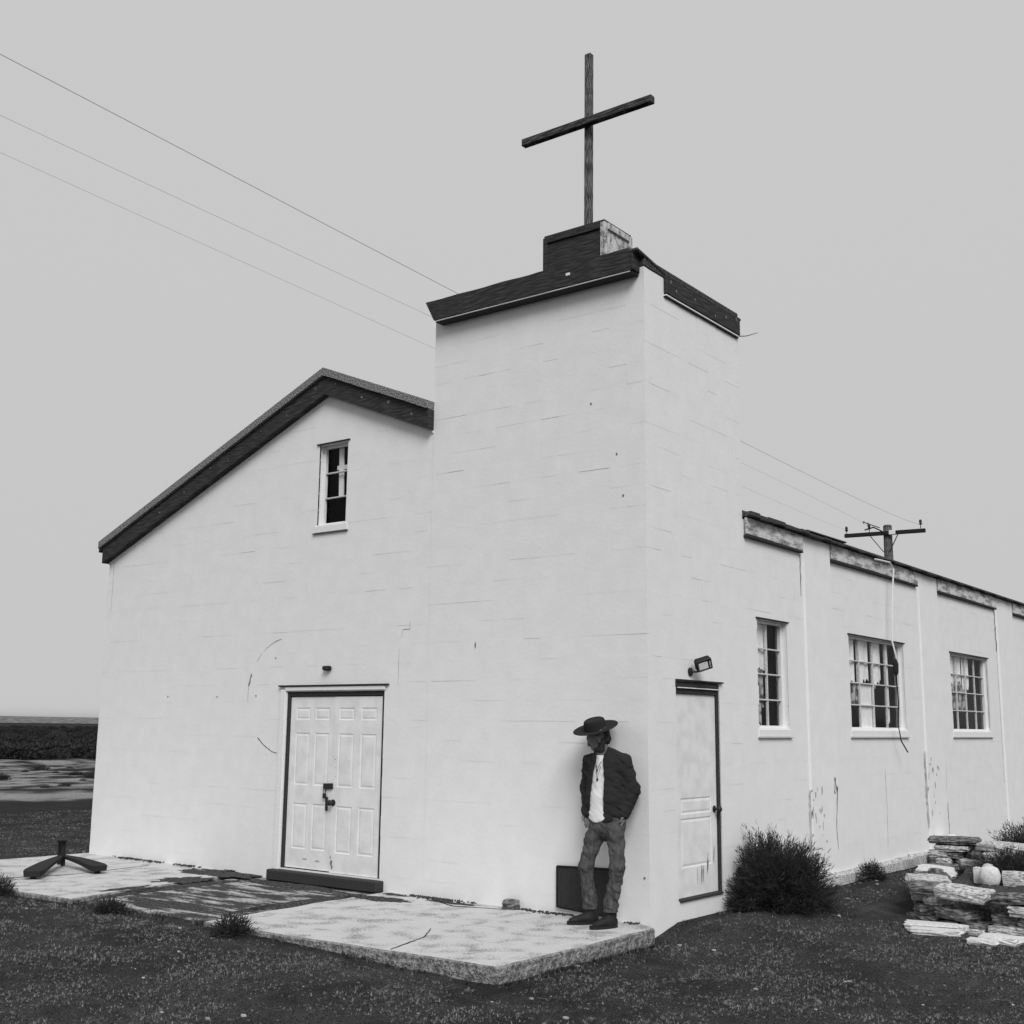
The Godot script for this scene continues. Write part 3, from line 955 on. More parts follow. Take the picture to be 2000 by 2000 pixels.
# ================================================================ church
func build_church() -> void:
	var ch := thing("church", "white painted block church with a square corner tower and dark eaves", "church")
	var T := wall_xf("tower")
	var G := wall_xf("gable")
	var S := wall_xf("side")
	var door := Rect2(-4.876, 0.12, 1.560, 1.985)
	var gwin := Rect2(-4.50, 4.03, 0.485, 0.975)
	var sdoor := Rect2(0.50, 0.14, 0.895, 2.03)
	var wins := [Rect2(2.30, 1.735, 0.76, 1.185), Rect2(4.89, 1.735, 1.98, 1.185), Rect2(8.91, 1.735, 1.95, 1.185), Rect2(13.3, 1.735, 1.95, 1.185)]
	var rest := new_st()
	# tower front
	var st := new_st()
	panel(st, T, [[TL, -0.35, 6.2], [0.0, -0.35, 6.2]], [], -0.012, -0.14)
	var tw := commit("tower_wall", st, M.paint, ch)
	lay_blocks(T, PackedVector2Array([Vector2(TL, -0.3), Vector2(0.0, -0.3), Vector2(0.0, 6.2), Vector2(TL, 6.2)]), [], 0.0, tw, rest, func(bb): return true)
	# gable front
	var sl := 0.40
	st = new_st()
	panel(st, G, [[WEST, -0.35, 3.97], [PEAKX, -0.35, 5.66], [TL + 0.19, -0.35, 5.66 - sl * (TL + 0.19 - PEAKX)]], [door, gwin], -0.012, -0.14)
	var gw := commit("gable_wall", st, M.paint, ch)
	lay_blocks(G, PackedVector2Array([Vector2(WEST, -0.3), Vector2(TL + 0.02, -0.3), Vector2(TL + 0.02, 5.66 - sl * (TL - PEAKX)), Vector2(PEAKX, 5.66), Vector2(WEST, 3.97)]), [door, gwin], -0.11, gw, rest, func(bb): return bb.end.x > -3.7 and bb.position.y > 0.0)
	# side wall, tower side above it
	st = new_st()
	panel(st, S, [[-ZT + 0.004, -0.35, 6.2], [-TB, -0.35, 6.2], [-TB, -0.35, 3.97], [-ZB, -0.35, 3.97]], [sdoor] + wins, -0.012, -0.14)
	var sw := commit("side_wall", st, M.paint2, ch)
	lay_blocks(S, PackedVector2Array([Vector2(-ZT + 0.004, -0.3), Vector2(-ZB, -0.3), Vector2(-ZB, 3.97), Vector2(-TB, 3.97), Vector2(-TB, 6.2), Vector2(-ZT + 0.004, 6.2)]), [sdoor] + wins, 0.05, sw, rest, func(bb): return false)
	var bw := commit("blockwork", rest, M.paint, ch)
	bw.set_meta("kind", "stuff")
	# the walls out of view
	box_part("tower_wall", Vector3(TL + 0.1, 4.6, (ZT - 0.2 + TB) * 0.5), Vector3(0.2, 3.2, ZT - 0.2 - TB), M.paint, ch)
	box_part("tower_wall", Vector3((TL + 0.2 - 0.2) * 0.5, 4.6, TB + 0.1), Vector3(-TL - 0.4, 3.2, 0.2), M.paint, ch)
	box_part("side_wall", Vector3(WEST + 0.1, 1.81, (ZG - 0.2 + ZB) * 0.5), Vector3(0.2, 4.32, ZG - 0.2 - ZB), M.paint, ch)
	st = new_st()
	panel(st, Transform3D(Basis(Vector3.RIGHT, Vector3.UP, Vector3.BACK), Vector3(0, 0, ZB)), [[WEST + 0.2, -0.35, 4.04], [PEAKX, -0.35, 5.66], [-0.2, -0.35, 4.0]], [], 0.2, 0.0)
	commit("gable_wall", st, M.paint, ch)
	box_part("floor", Vector3((WEST) * 0.5, 0.0, (ZG + ZB) * 0.5), Vector3(-WEST - 0.42, 0.1, ZG - ZB - 0.45), M.concrete, ch)
	# roofs
	for sd in [[WEST - 0.16, PEAKX], [0.12, PEAKX]]:
		var x0: float = sd[0]
		var yo := 5.86 - sl * absf(x0 - PEAKX)
		if x0 > PEAKX:
			x0 = 0.07
			yo = 4.035
		var a := Vector2(x0, yo)
		var b := Vector2(PEAKX, 5.86)
		var zf := 0.10
		if x0 > PEAKX:
			zf = TB - 0.01
		st = new_st()
		var th := Vector2(0, -0.022 if x0 > PEAKX else -0.06)
		var q := [a, b, b + th, a + th]
		for k in 4:
			var k2 := (k + 1) % 4
			quad(st, Vector3(q[k].x, q[k].y, zf), Vector3(q[k2].x, q[k2].y, zf), Vector3(q[k2].x, q[k2].y, ZB - 0.1), Vector3(q[k].x, q[k].y, ZB - 0.1), Vector3(0, 1 if k == 0 else -1, 0))
		for zz in [zf, ZB - 0.1]:
			quad(st, Vector3(q[0].x, q[0].y, zz), Vector3(q[1].x, q[1].y, zz), Vector3(q[2].x, q[2].y, zz), Vector3(q[3].x, q[3].y, zz), Vector3(0, 0, 1))
		commit("roof", st, M.roofing, ch)
	# the strip of front slope that runs up to the tower
	st = new_st()
	var xe := TL - 0.004
	var ye := 5.86 - sl * (xe - PEAKX)
	for dy in [0.0, -0.06]:
		quad(st, Vector3(PEAKX, 5.862 + dy, 0.10), Vector3(xe, ye + 0.002 + dy, 0.10), Vector3(xe, ye + 0.002 + dy, TB - 0.008), Vector3(PEAKX, 5.862 + dy, TB - 0.008), Vector3.UP)
	quad(st, Vector3(PEAKX, 5.862, 0.10), Vector3(xe, ye + 0.002, 0.10), Vector3(xe, ye - 0.058, 0.10), Vector3(PEAKX, 5.80, 0.10), Vector3.BACK)
	commit("roof", st, M.roofing, ch)
	# gable fascia boards: dark board, grey edge strip above, thin white bead under
	gable_rake(ch, Vector2(WEST - 0.10, 5.90 - sl * (PEAKX - WEST + 0.10)), Vector2(PEAKX, 5.90), true)
	gable_rake(ch, Vector2(PEAKX, 5.90), Vector2(xe, 5.90 - sl * (xe - PEAKX)), false)
	# tower eave
	tower_eave(ch)
	# pilasters and side eave
	for pz in [[-3.56, -4.34, 3.99, 0.022], [-7.58, -8.40, 3.99, 0.022], [-11.53, -12.50, 3.99, 0.022], [-15.5, ZB, 3.99, 0.022]]:
		st = new_st()
		cbox(st, Transform3D(Basis.IDENTITY, Vector3(pz[3] * 0.5 - 0.02, (pz[2] - 0.3) * 0.5, (pz[0] + pz[1]) * 0.5)), Vector3(pz[3] + 0.04, pz[2] + 0.3, pz[0] - pz[1]), 0.004)
		commit("pilaster", st, M.paint2, ch)
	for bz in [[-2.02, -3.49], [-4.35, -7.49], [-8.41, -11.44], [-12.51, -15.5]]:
		var L: float = bz[0] - bz[1]
		# two lengths of board butted together
		var cut := 0.45 + 0.2 * rng.randf()
		box_part("fascia_board", Vector3(0.030, 3.90, bz[0] - L * cut * 0.5), Vector3(0.03, 0.185, L * cut - 0.006), M.wood_pale, ch, 0.005, Basis.from_euler(Vector3(0.002, 0, 0)))
		box_part("fascia_board", Vector3(0.033, 3.895, bz[1] + L * (1.0 - cut) * 0.5), Vector3(0.03, 0.185, L * (1.0 - cut) - 0.006), M.wood_pale, ch, 0.005, Basis.from_euler(Vector3(-0.004, 0, 0)))
		box_part("board_shade_strip", Vector3(0.024, 3.788, (bz[0] + bz[1]) * 0.5), Vector3(0.05, 0.022, L), M.frame_dark, ch)  # dark strip standing for the shadow gap under the boards
	# roofing felt edge with an uneven lip
	st = new_st()
	var zz := TB - 0.01
	while zz > ZB:
		var z2 := maxf(zz - 0.22, ZB)
		var big := smoothstep(-4.7, -2.0, zz)
		var y0 := 3.995 + 0.008 * sin(zz * 9.0)
		var hgt := 0.019 + 0.032 * big + rng.randf() * 0.005
		cbox(st, Transform3D(Basis.IDENTITY, Vector3(0.035, y0 + hgt * 0.5, (zz + z2) * 0.5)), Vector3(0.14 + rng.randf() * 0.012, hgt, zz - z2 + 0.002), 0.004)
		zz = z2
	commit("roof_edge", st, M.roofing, ch)
	box_part("flashing", Vector3(0.06, 4.058, -4.15), Vector3(0.05, 0.018, 1.2), M.frame_dark, ch, 0.003, Basis.from_euler(Vector3(0.006, 0, 0)))
	# ---------------- front double door
	var fx := G
	var stj := new_st()
	cbox(stj, Transform3D(Basis.IDENTITY, fx * Vector3(door.position.x + 0.021, door.get_center().y, -0.060)), Vector3(0.042, door.size.y, 0.10))
	cbox(stj, Transform3D(Basis.IDENTITY, fx * Vector3(door.end.x - 0.021, door.get_center().y, -0.060)), Vector3(0.042, door.size.y, 0.10))
	cbox(stj, Transform3D(Basis.IDENTITY, fx * Vector3(door.get_center().x, door.end.y - 0.028, -0.060)), Vector3(door.size.x - 0.084, 0.056, 0.098))
	var jamb := commit("door_frame", stj, M.frame_dark, ch)
	# white casing; cap above coloured dark for the drip cap shadow
	box_part("casing", fx * Vector3(door.position.x - 0.05, 1.09, 0.012), Vector3(0.085, 2.06, 0.024), M.trim, ch)
	box_part("casing", fx * Vector3(door.get_center().x, door.end.y + 0.028, 0.012), Vector3(door.size.x + 0.03, 0.045, 0.026), M.trim, ch)
	box_part("drip_cap", fx * Vector3(door.get_center().x - 0.03, door.end.y + 0.062, 0.018), Vector3(door.size.x + 0.19, 0.018, 0.04), M.frame_dark, ch)
	box_part("threshold", Vector3(-4.115, 0.05, 0.03), Vector3(1.72, 0.115, 0.20), M.frame_dark, ch, 0.01)
	var rows := [[0.064, 0.136], [0.213, 0.52], [0.626, 0.89]]
	var mid := -4.105
	var l1 := door_leaf(ch, G, Rect2(door.position.x + 0.05, 0.135, mid - door.position.x - 0.052, 1.905), -0.030, rows, [[0.13, 0.45], [0.57, 0.89]], M.door)
	var l2 := door_leaf(ch, G, Rect2(mid + 0.002, 0.125, door.end.x - 0.040 - mid, 1.915), -0.024, rows, [[0.10, 0.42], [0.56, 0.88]], M.door)
	# hasp, padlock, knobs
	box_part("hasp", G * Vector3(-4.155, 1.052, -0.013), Vector3(0.15, 0.062, 0.02), M.dark_metal, l2, 0.008, Basis.from_euler(Vector3(0, 0, 0.05)))
	var pl := new_st()
	cbox(pl, Transform3D(Basis.IDENTITY, G * Vector3(-4.195, 0.945, 0.0)), Vector3(0.05, 0.055, 0.025), 0.008)
	tube(pl, [G * Vector3(-4.212, 0.96, 0.0), G * Vector3(-4.212, 1.02, 0.002), G * Vector3(-4.178, 1.02, 0.002), G * Vector3(-4.178, 0.96, 0.0)], [0.005], 6)
	commit("padlock", pl, M.dark_metal, l1)
	box_part("lock_plate", G * Vector3(-4.172, 0.86, -0.015), Vector3(0.035, 0.15, 0.018), M.dark_metal, l1, 0.006)
	var kb := new_st()
	lathe(kb, Transform3D(Basis.from_euler(Vector3(PI / 2, 0, 0)), G * Vector3(-4.075, 0.875, -0.024)), [Vector2(0.036, 0.0), Vector2(0.036, 0.006), Vector2(0.014, 0.010), Vector2(0.014, 0.035), Vector2(0.03, 0.045), Vector2(0.034, 0.06), Vector2(0.026, 0.075), Vector2(0.001, 0.08)], 16)
	commit("knob", kb, M.dark_metal, l2)
	for s in [[-4.10, 1.38, 0.006, 0.014], [-4.065, 1.35, 0.010, 0.011], [-4.06, 1.26, 0.007, 0.006], [-4.06, 1.16, 0.006, 0.006]]:
		flake(G, Vector2(s[0], s[1]), s[2], s[3], M.stain, l2, -0.0225)
	for s in [[-4.075, 0.235, 0.02, 0.045], [-4.06, 0.19, 0.016, 0.03], [-4.09, 0.29, 0.01, 0.02], [-4.3, 0.23, 0.05, 0.012], [-4.5, 0.24, 0.07, 0.010]]:
		flake(G, Vector2(s[0], s[1]), s[2], s[3], M.stain_dark if s[0] > -4.2 else M.stain, l2 if s[0] > -4.1 else l1, -0.0222 if s[0] > -4.1 else -0.0282)
	# ---------------- side door
	var sj := new_st()
	var sB := S.basis
	cbox(sj, Transform3D(sB, S * Vector3(sdoor.end.x - 0.018, sdoor.get_center().y, -0.05)), Vector3(0.036, sdoor.size.y, 0.08))
	cbox(sj, Transform3D(sB, S * Vector3(sdoor.position.x + 0.008, sdoor.get_center().y, -0.06)), Vector3(0.016, sdoor.size.y, 0.06))
	cbox(sj, Transform3D(sB, S * Vector3(sdoor.get_center().x, sdoor.end.y - 0.085, -0.045)), Vector3(sdoor.size.x - 0.056, 0.05, 0.06))
	cbox(sj, Transform3D(sB, S * Vector3(sdoor.get_center().x - 0.02, sdoor.end.y - 0.022, -0.02)), Vector3(sdoor.size.x - 0.03, 0.055, 0.05))
	commit("door_frame", sj, M.frame_dark, ch)
	box_part("casing", S * Vector3(sdoor.get_center().x, sdoor.end.y - 0.054, -0.015), Vector3(sdoor.size.x - 0.07, 0.010, 0.05), M.trim, ch, 0.003, sB)
	box_part("drip_cap", S * Vector3(sdoor.get_center().x + 0.02, sdoor.end.y + 0.018, 0.012), Vector3(sdoor.size.x + 0.05, 0.016, 0.035), M.frame_dark, ch, 0.003, sB)
	var sd2 := door_leaf(ch, S, Rect2(sdoor.position.x + 0.012, 0.16, sdoor.size.x - 0.055, 1.90), -0.035, [[0.52, 0.60], [0.62, 0.86]], [[0.14, 0.86]], M.door)
	var sk := new_st()
	lathe(sk, Transform3D(Basis(Vector3(0, 0, 1), Vector3(1, 0, 0), Vector3(0, 1, 0)), S * Vector3(1.30, 0.945, -0.035)), [Vector2(0.034, 0.0), Vector2(0.034, 0.006), Vector2(0.013, 0.010), Vector2(0.013, 0.04), Vector2(0.03, 0.05), Vector2(0.033, 0.065), Vector2(0.02, 0.08), Vector2(0.001, 0.083)], 16)
	commit("knob", sk, M.dark_metal, sd2)
	box_part("threshold", S * Vector3(sdoor.get_center().x, 0.145, -0.03), Vector3(sdoor.size.x - 0.05, 0.02, 0.10), M.frame_dark, ch, 0.004, sB)
	for i in 7:      # scraped bottom corner of the side door
		var u := 1.32 - pow(rng.randf(), 1.6) * 0.42
		var v := 0.22 + rng.randf() * 0.32 * (u - 0.8) / 0.5
		seam(S, [Vector2(u, v + 0.16), Vector2(u - 0.02 + 0.03 * rng.randf(), v)], 0.012 + 0.012 * rng.randf(), -0.0335, M.stain_dark, sd2, "scratch")
	# ---------------- windows
	var W = M.reflection_pale
	var K = M.reflection_grey
	window(ch, S, wins[0], 2, 4, 0.085, [[0.0, 0.60, 0.50, 1.0, W, 0.012], [0.0, 0.44, 0.24, 0.55, K, 0.01], [0.0, 0.34, 0.0, 0.22, K, 0.0]])
	window(ch, S, wins[1], 4, 4, 0.085, [[0.0, 0.20, 0.5, 1.0, W, 0.012], [0.24, 0.46, 0.5, 1.0, W, 0.012], [0.50, 0.70, 0.5, 1.0, W, 0.012], [0.255, 0.495, 0.0, 0.5, W, 0.0], [0.0, 0.24, 0.255, 0.495, K, 0.0], [0.76, 0.84, 0.1, 1.0, W, 0.012]])
	window(ch, S, wins[2], 4, 4, 0.085, [[0.0, 0.06, 0.4, 1.0, W, 0.008], [0.14, 0.42, 0.62, 1.0, W, 0.012], [0.46, 0.64, 0.58, 1.0, W, 0.012], [0.1, 0.55, 0.28, 0.66, K, 0.01]])
	window(ch, S, wins[3], 4, 4, 0.085, [[0.1, 0.6, 0.5, 1.0, W, 0.012]])
	# the gable window with a white cross behind the glass
	var gwn := window(ch, G, gwin, 1, 3, 0.10, [])
	var cx := new_st()
	cbox(cx, Transform3D(Basis.from_euler(Vector3(0, 0, 0.03)), G * Vector3(-4.262, 4.675, -0.15)), Vector3(0.078, 0.60, 0.02))
	cbox(cx, Transform3D(Basis.from_euler(Vector3(0, 0, -0.03)), G * Vector3(-4.20, 4.735, -0.165)), Vector3(0.30, 0.055, 0.02))
	commit("window_cross", cx, M.trim, gwn)
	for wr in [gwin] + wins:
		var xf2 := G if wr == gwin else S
		box_part("recess_shade_strip", xf2 * Vector3(wr.get_center().x, wr.end.y + 0.006, 0.006), Vector3(wr.size.x + 0.06, 0.014, 0.03), M.frame_dark, ch, 0.003, xf2.basis)  # dark strip painting in the recess shade at the window head
		box_part("sill_line", xf2 * Vector3(wr.get_center().x, wr.position.y - 0.094, 0.012), Vector3(wr.size.x + 0.09, 0.010, 0.03), M.crack if wr == gwin else M.crack_soft, ch, 0.002, xf2.basis)  # thin dark strip along the bottom of the sill
	# ---------------- marks on the walls
	seam(S, [Vector2(3.485, 3.76), Vector2(3.49, 3.5), Vector2(3.487, 3.27)], 0.022, 0.004, M.crack, ch)
	seam(S, [Vector2(11.43, 3.77), Vector2(11.437, 3.4), Vector2(11.44, 3.05)], 0.06, 0.004, M.crack, ch)
	seam(S, [Vector2(11.44, 3.05), Vector2(11.44, 2.2), Vector2(11.435, 0.9)], 0.02, 0.004, M.crack_soft, ch)
	seam(S, [Vector2(5.96, 1.25), Vector2(5.98, 0.75), Vector2(5.95, 0.26)], 0.016, 0.004, M.crack_soft, ch)
	seam(S, [Vector2(4.25, 1.16), Vector2(4.30, 0.98), Vector2(4.24, 0.62), Vector2(4.27, 0.35)], 0.02, 0.025, M.crack, ch)
	seam(S, [Vector2(3.515, 1.05), Vector2(3.51, 0.5), Vector2(3.53, 0.2)], 0.014, 0.025, M.crack_soft, ch)
	seam(S, [Vector2(8.38, 1.3), Vector2(8.36, 0.9)], 0.014, 0.025, M.crack_soft, ch)
	seam(S, [Vector2(8.37, 0.72), Vector2(8.385, 0.4), Vector2(8.38, 0.16)], 0.02, 0.025, M.crack, ch)
	seam(S, [Vector2(7.5, 1.45), Vector2(7.51, 0.9), Vector2(7.53, 0.4)], 0.03, 0.025, M.crack_soft, ch)
	for i in 26:
		flake(S, Vector2(3.55 + 0.5 * rng.randf() * rng.randf(), 0.25 + 0.85 * rng.randf()), 0.008 + 0.02 * rng.randf(), 0.015 + 0.05 * rng.randf(), M.stain, ch, 0.0235)
	for i in 10:
		flake(S, Vector2(4.18 + 0.14 * rng.randf(), 0.9 + 0.28 * rng.randf()), 0.012 + 0.02 * rng.randf(), 0.02 + 0.05 * rng.randf(), M.stain_dark if i < 4 else M.stain, ch, 0.0235)
	for i in 16:
		flake(S, Vector2(7.55 + 0.5 * rng.randf(), 0.25 + 1.1 * rng.randf()), 0.01 + 0.025 * rng.randf(), 0.02 + 0.05 * rng.randf(), M.stain, ch, 0.0235)
	# settlement crack by the tower and small marks on the front
	seam(G, [Vector2(-2.97, 2.86), Vector2(-2.972, 2.76), Vector2(-3.07, 2.757), Vector2(-3.095, 2.67)], 0.008, 0.0035, M.crack_soft, ch)
	seam(G, [Vector2(-3.12, 2.56), Vector2(-3.122, 2.42), Vector2(-3.125, 2.15)], 0.007, 0.0035, M.crack_soft, ch)
	seam(G, [Vector2(WEST + 0.10, 3.94), Vector2(WEST + 0.105, 3.6), Vector2(WEST + 0.10, 3.2)], 0.010, 0.0035, M.crack_soft, ch)
	seam(T, [Vector2(-2.05, 2.585), Vector2(-2.045, 2.52)], 0.022, 0.0035, M.crack, ch)
	for mk in [[G, -7.11, 2.058], [G, -6.137, 2.052], [G, -5.10, 2.50], [G, -5.42, 2.06], [T, -0.25, 3.93], [T, -0.62, 4.9], [T, -0.32, 4.35], [T, -0.05, 0.40]]:
		flake(mk[0], Vector2(mk[1], mk[2]), 0.014, 0.016, M.stain_dark, ch)
	# broken outline of a round sign that once hung left of the door
	var cc := Vector2(-4.89, 2.06)
	for arc in [[1.75, 2.25, 0.010, M.crack_soft], [2.75, 2.98, 0.024, M.crack], [2.98, 3.25, 0.010, M.crack_soft], [3.95, 4.55, 0.012, M.crack], [2.3, 2.5, 0.006, M.crack_soft]]:
		var pts := []
		for k in 9:
			var a: float = lerpf(arc[0], arc[1], k / 8.0)
			pts.append(cc + Vector2(cos(a), sin(a)) * 0.675)
		seam(G, pts, arc[2], 0.0035, arc[3], ch, "sign_outline")
	# open mortar joints, here and there along the courses of the tower
	for i in 7:
		var k := 16 + int(rng.randf() * 16) if i < 6 else 2 + int(rng.randf() * 9)
		var v := JOINT0 + k * COURSE
		var u0 := -2.6 + rng.randf() * 2.1
		var ln := 0.15 + rng.randf() * 0.5
		seam(T, [Vector2(u0, v), Vector2(minf(u0 + ln, -0.03), v)], 0.0028 + 0.002 * rng.randf(), 0.0012, M.crack_soft, ch, "open_joint")
	for i in 7:
		var k := 3 + int(rng.randf() * 19)
		var v := JOINT0 + k * COURSE
		var u0 := -8.2 + rng.randf() * 5.0
		if v > 3.6 and (u0 < -6.5 or u0 > -3.0) or (v < 2.3 and u0 > -5.6 and u0 < -3.2):
			continue
		seam(G, [Vector2(u0, v), Vector2(u0 + 0.2 + rng.randf() * 0.5, v)], 0.0025 + 0.002 * rng.randf(), 0.0012, M.crack_soft, ch, "open_joint")
	# exposed footing along the side
	st = new_st()
	var z := -2.6
	while z > -9.0:
		var w := 0.3 + 0.35 * rng.randf()
		cbox(st, Transform3D(Basis.from_euler(Vector3(rng.randf_range(-1, 1) * 0.03, 0, 0.06)), Vector3(0.02 + 0.03 * rng.randf(), -0.03 + 0.04 * rng.randf(), z - w * 0.5)), Vector3(0.14, 0.22, w), 0.03)
		z -= w
	commit("footing", st, M.stone, ch)
	box_part("pilaster_foot", Vector3(0.17, 0.10, -7.9), Vector3(0.16, 0.36, 0.55), M.paint2, ch, 0.05, Basis.from_euler(Vector3(0.03, 0.05, 0.08)))

func gable_rake(ch: Node, a: Vector2, b: Vector2, left: bool) -> void:
	var d := (b - a).normalized()
	var ang := atan2(d.y, d.x)
	var L := a.distance_to(b)
	var c := (a + b) * 0.5
	var up := Vector2(-d.y, d.x)
	var B := Basis.from_euler(Vector3(0, 0, ang))
	var at := func(off: float, z: float) -> Vector3:
		var q := c + up * off
		return Vector3(q.x, q.y, z)
	# shapes with plumb cuts where the two sides meet
	var mk := func(called: String, o0: float, o1: float, z0: float, z1: float, m: Material, sa: float, sb: float) -> void:
		var st := new_st()
		var vx := func(t: float, o: float) -> Vector2:
			var p := a + d * t
			return Vector2(p.x, p.y + o / cos(ang))     # measured plumb so ends stay vertical
		var nseg := 24
		for i in nseg:
			var t0 := -sa + (L + sa + sb) * i / nseg
			var t1 := -sa + (L + sa + sb) * (i + 1) / nseg
			var w0: float = fn.get_noise_1d(t0 * 6.0 + o0 * 90.0 + (40.0 if left else 0.0)) * 0.006
			var w1: float = fn.get_noise_1d(t1 * 6.0 + o0 * 90.0 + (40.0 if left else 0.0)) * 0.006
			var p0: Vector2 = vx.call(t0, o0 + w0)
			var p1: Vector2 = vx.call(t1, o0 + w1)
			var q0: Vector2 = vx.call(t0, o1)
			var q1: Vector2 = vx.call(t1, o1)
			quad(st, Vector3(p0.x, p0.y, z1), Vector3(p1.x, p1.y, z1), Vector3(q1.x, q1.y, z1), Vector3(q0.x, q0.y, z1), Vector3.BACK)
			quad(st, Vector3(p0.x, p0.y, z0), Vector3(p1.x, p1.y, z0), Vector3(p1.x, p1.y, z1), Vector3(p0.x, p0.y, z1), Vector3.DOWN)
			quad(st, Vector3(q0.x, q0.y, z0), Vector3(q1.x, q1.y, z0), Vector3(q1.x, q1.y, z1), Vector3(q0.x, q0.y, z1), Vector3.UP)
		for t in [-sa, L + sb]:
			var p: Vector2 = vx.call(t, o0)
			var q: Vector2 = vx.call(t, o1)
			quad(st, Vector3(p.x, p.y, z0), Vector3(p.x, p.y, z1), Vector3(q.x, q.y, z1), Vector3(q.x, q.y, z0), Vector3(-1 if t < 0 else 1, 0, 0))
		commit(called, st, m, ch)
	mk.call("rake_trim", -0.075, 0.012, -0.04, 0.155, M.roof_edge, 0.0, 0.0)
	mk.call("rake_board", -0.285, -0.075, -0.035, 0.115, M.fascia, -0.06 if left else 0.0, 0.0)
	mk.call("rake_bead", -0.312, -0.290, -0.03, 0.03, M.trim, -0.10 if left else 0.0, 0.0)
	# old nail heads and knots on the board
	for i in (9 if left else 4):
		var st := new_st()
		var p := a + d * (L * (i + 0.4 + 0.4 * rng.randf()) / (9.0 if left else 4.0)) + Vector2(0, -0.13 - 0.09 * rng.randf())
		var rr := 0.010 + 0.016 * rng.randf()
		block_geo(st, Transform3D(Basis.IDENTITY, Vector3(0, 0, 0.1152)), PackedVector2Array(Array(irregular(8, rr, rr, 0.5)).map(func(q): return q + p)), 0.002, 0.0, 0.002)
		commit("knot", st, M.stain_dark, ch)

func tower_eave(ch: Node) -> void:
	# flat roof deck
	box_part("roof", Vector3((TL - 0.0) * 0.5, 6.255, (ZT + TB) * 0.5), Vector3(-TL + 0.02, 0.10, ZT - TB), M.roofing, ch, 0.01)
	# front fascia with a splayed left end
	var st := new_st()
	var z1 := 0.17
	var z0 := ZT + 0.004
	var nseg := 22
	var y0 := 6.135
	var y1 := 6.365
	var xl := func(y: float) -> float: return lerpf(-2.60, -2.725, (y - y0) / (y1 - y0))
	for i in nseg:
		var f0 := float(i) / nseg
		var f1 := float(i + 1) / nseg
		var p := [Vector2(lerpf(xl.call(y0), -0.055, f0), y0 + fn.get_noise_1d(f0 * 30.0) * 0.006), Vector2(lerpf(xl.call(y0), -0.055, f1), y0 + fn.get_noise_1d(f1 * 30.0) * 0.006), Vector2(lerpf(xl.call(y1), -0.09, f1), y1 + fn.get_noise_1d(f1 * 25.0 + 9.0) * 0.008), Vector2(lerpf(xl.call(y1), -0.09, f0), y1 + fn.get_noise_1d(f0 * 25.0 + 9.0) * 0.008)]
		quad(st, Vector3(p[0].x, p[0].y, z1), Vector3(p[1].x, p[1].y, z1), Vector3(p[2].x, p[2].y, z1), Vector3(p[3].x, p[3].y, z1), Vector3.BACK)
		quad(st, Vector3(p[0].x, p[0].y, z1), Vector3(p[1].x, p[1].y, z1), Vector3(p[1].x, p[1].y, z0), Vector3(p[0].x, p[0].y, z0), Vector3.DOWN)
		quad(st, Vector3(p[3].x, p[3].y, z1), Vector3(p[2].x, p[2].y, z1), Vector3(p[2].x, p[2].y, z0 - 0.1), Vector3(p[3].x, p[3].y, z0 - 0.1), Vector3.UP)
		if i == 0:
			quad(st, Vector3(p[0].x, p[0].y, z1), Vector3(p[3].x, p[3].y, z1), Vector3(p[3].x, p[3].y, z0), Vector3(p[0].x, p[0].y, z0), Vector3.LEFT)
		if i == nseg - 1:
			quad(st, Vector3(p[1].x, p[1].y, z1), Vector3(p[2].x, p[2].y, z1), Vector3(p[2].x, p[2].y, z0), Vector3(p[1].x, p[1].y, z0), Vector3.RIGHT)
	commit("fascia_board", st, M.fascia, ch)
	box_part("fascia_end", Vector3(-0.066, 6.245, 0.092), Vector3(0.052, 0.21, 0.14), M.fascia, ch, 0.006)
	box_part("eave_bead", Vector3(-1.32, 6.124, 0.158), Vector3(2.50, 0.010, 0.014), M.trim, ch)
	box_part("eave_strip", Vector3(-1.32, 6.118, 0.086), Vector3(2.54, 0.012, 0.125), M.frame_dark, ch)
	box_part("knot", Vector3(-0.80, 6.255, 0.172), Vector3(0.05, 0.03, 0.01), M.trim, ch, 0.004)
	# thin roof edge turning the corner, then the side board
	box_part("roof_edge", Vector3(-0.03, 6.293, -0.11), Vector3(0.10, 0.036, 0.56), M.roofing, ch, 0.008, Basis.from_euler(Vector3(-0.16, 0, 0)))
	box_part("roof_edge", Vector3(-0.03, 6.238, -1.22), Vector3(0.11, 0.034, 1.66), M.roofing, ch, 0.01)
	box_part("fascia_board", Vector3(0.018, 6.128, -1.18), Vector3(0.04, 0.185, 1.63), M.fascia, ch, 0.008)
	box_part("eave_bead", Vector3(0.012, 6.022, -1.17), Vector3(0.04, 0.018, 1.60), M.trim, ch)
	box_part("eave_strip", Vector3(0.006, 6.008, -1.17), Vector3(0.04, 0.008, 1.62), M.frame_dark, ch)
	var wr := new_st()
	tube(wr, [Vector3(0.02, 6.03, -1.98), Vector3(0.08, 6.04, -2.05), Vector3(0.20, 6.07, -2.10)], [0.006, 0.005, 0.003], 5)
	commit("loose_wire", wr, M.dark, ch)
	for s in [[-0.45, 6.22], [-0.56, 6.16], [-0.95, 6.19], [-1.4, 6.14], [-1.65, 6.2], [-1.9, 6.24]]:
		var stx := new_st()
		block_geo(stx, Transform3D(Basis(Vector3.FORWARD, Vector3.UP, Vector3.RIGHT), Vector3(0.038, -0.045, 0)), PackedVector2Array(Array(irregular(8, 0.02, 0.025, 0.6)).map(func(q): return q + Vector2(-s[0], s[1]))), 0.002, 0.0, 0.002)
		commit("knot", stx, M.stain_dark, ch)

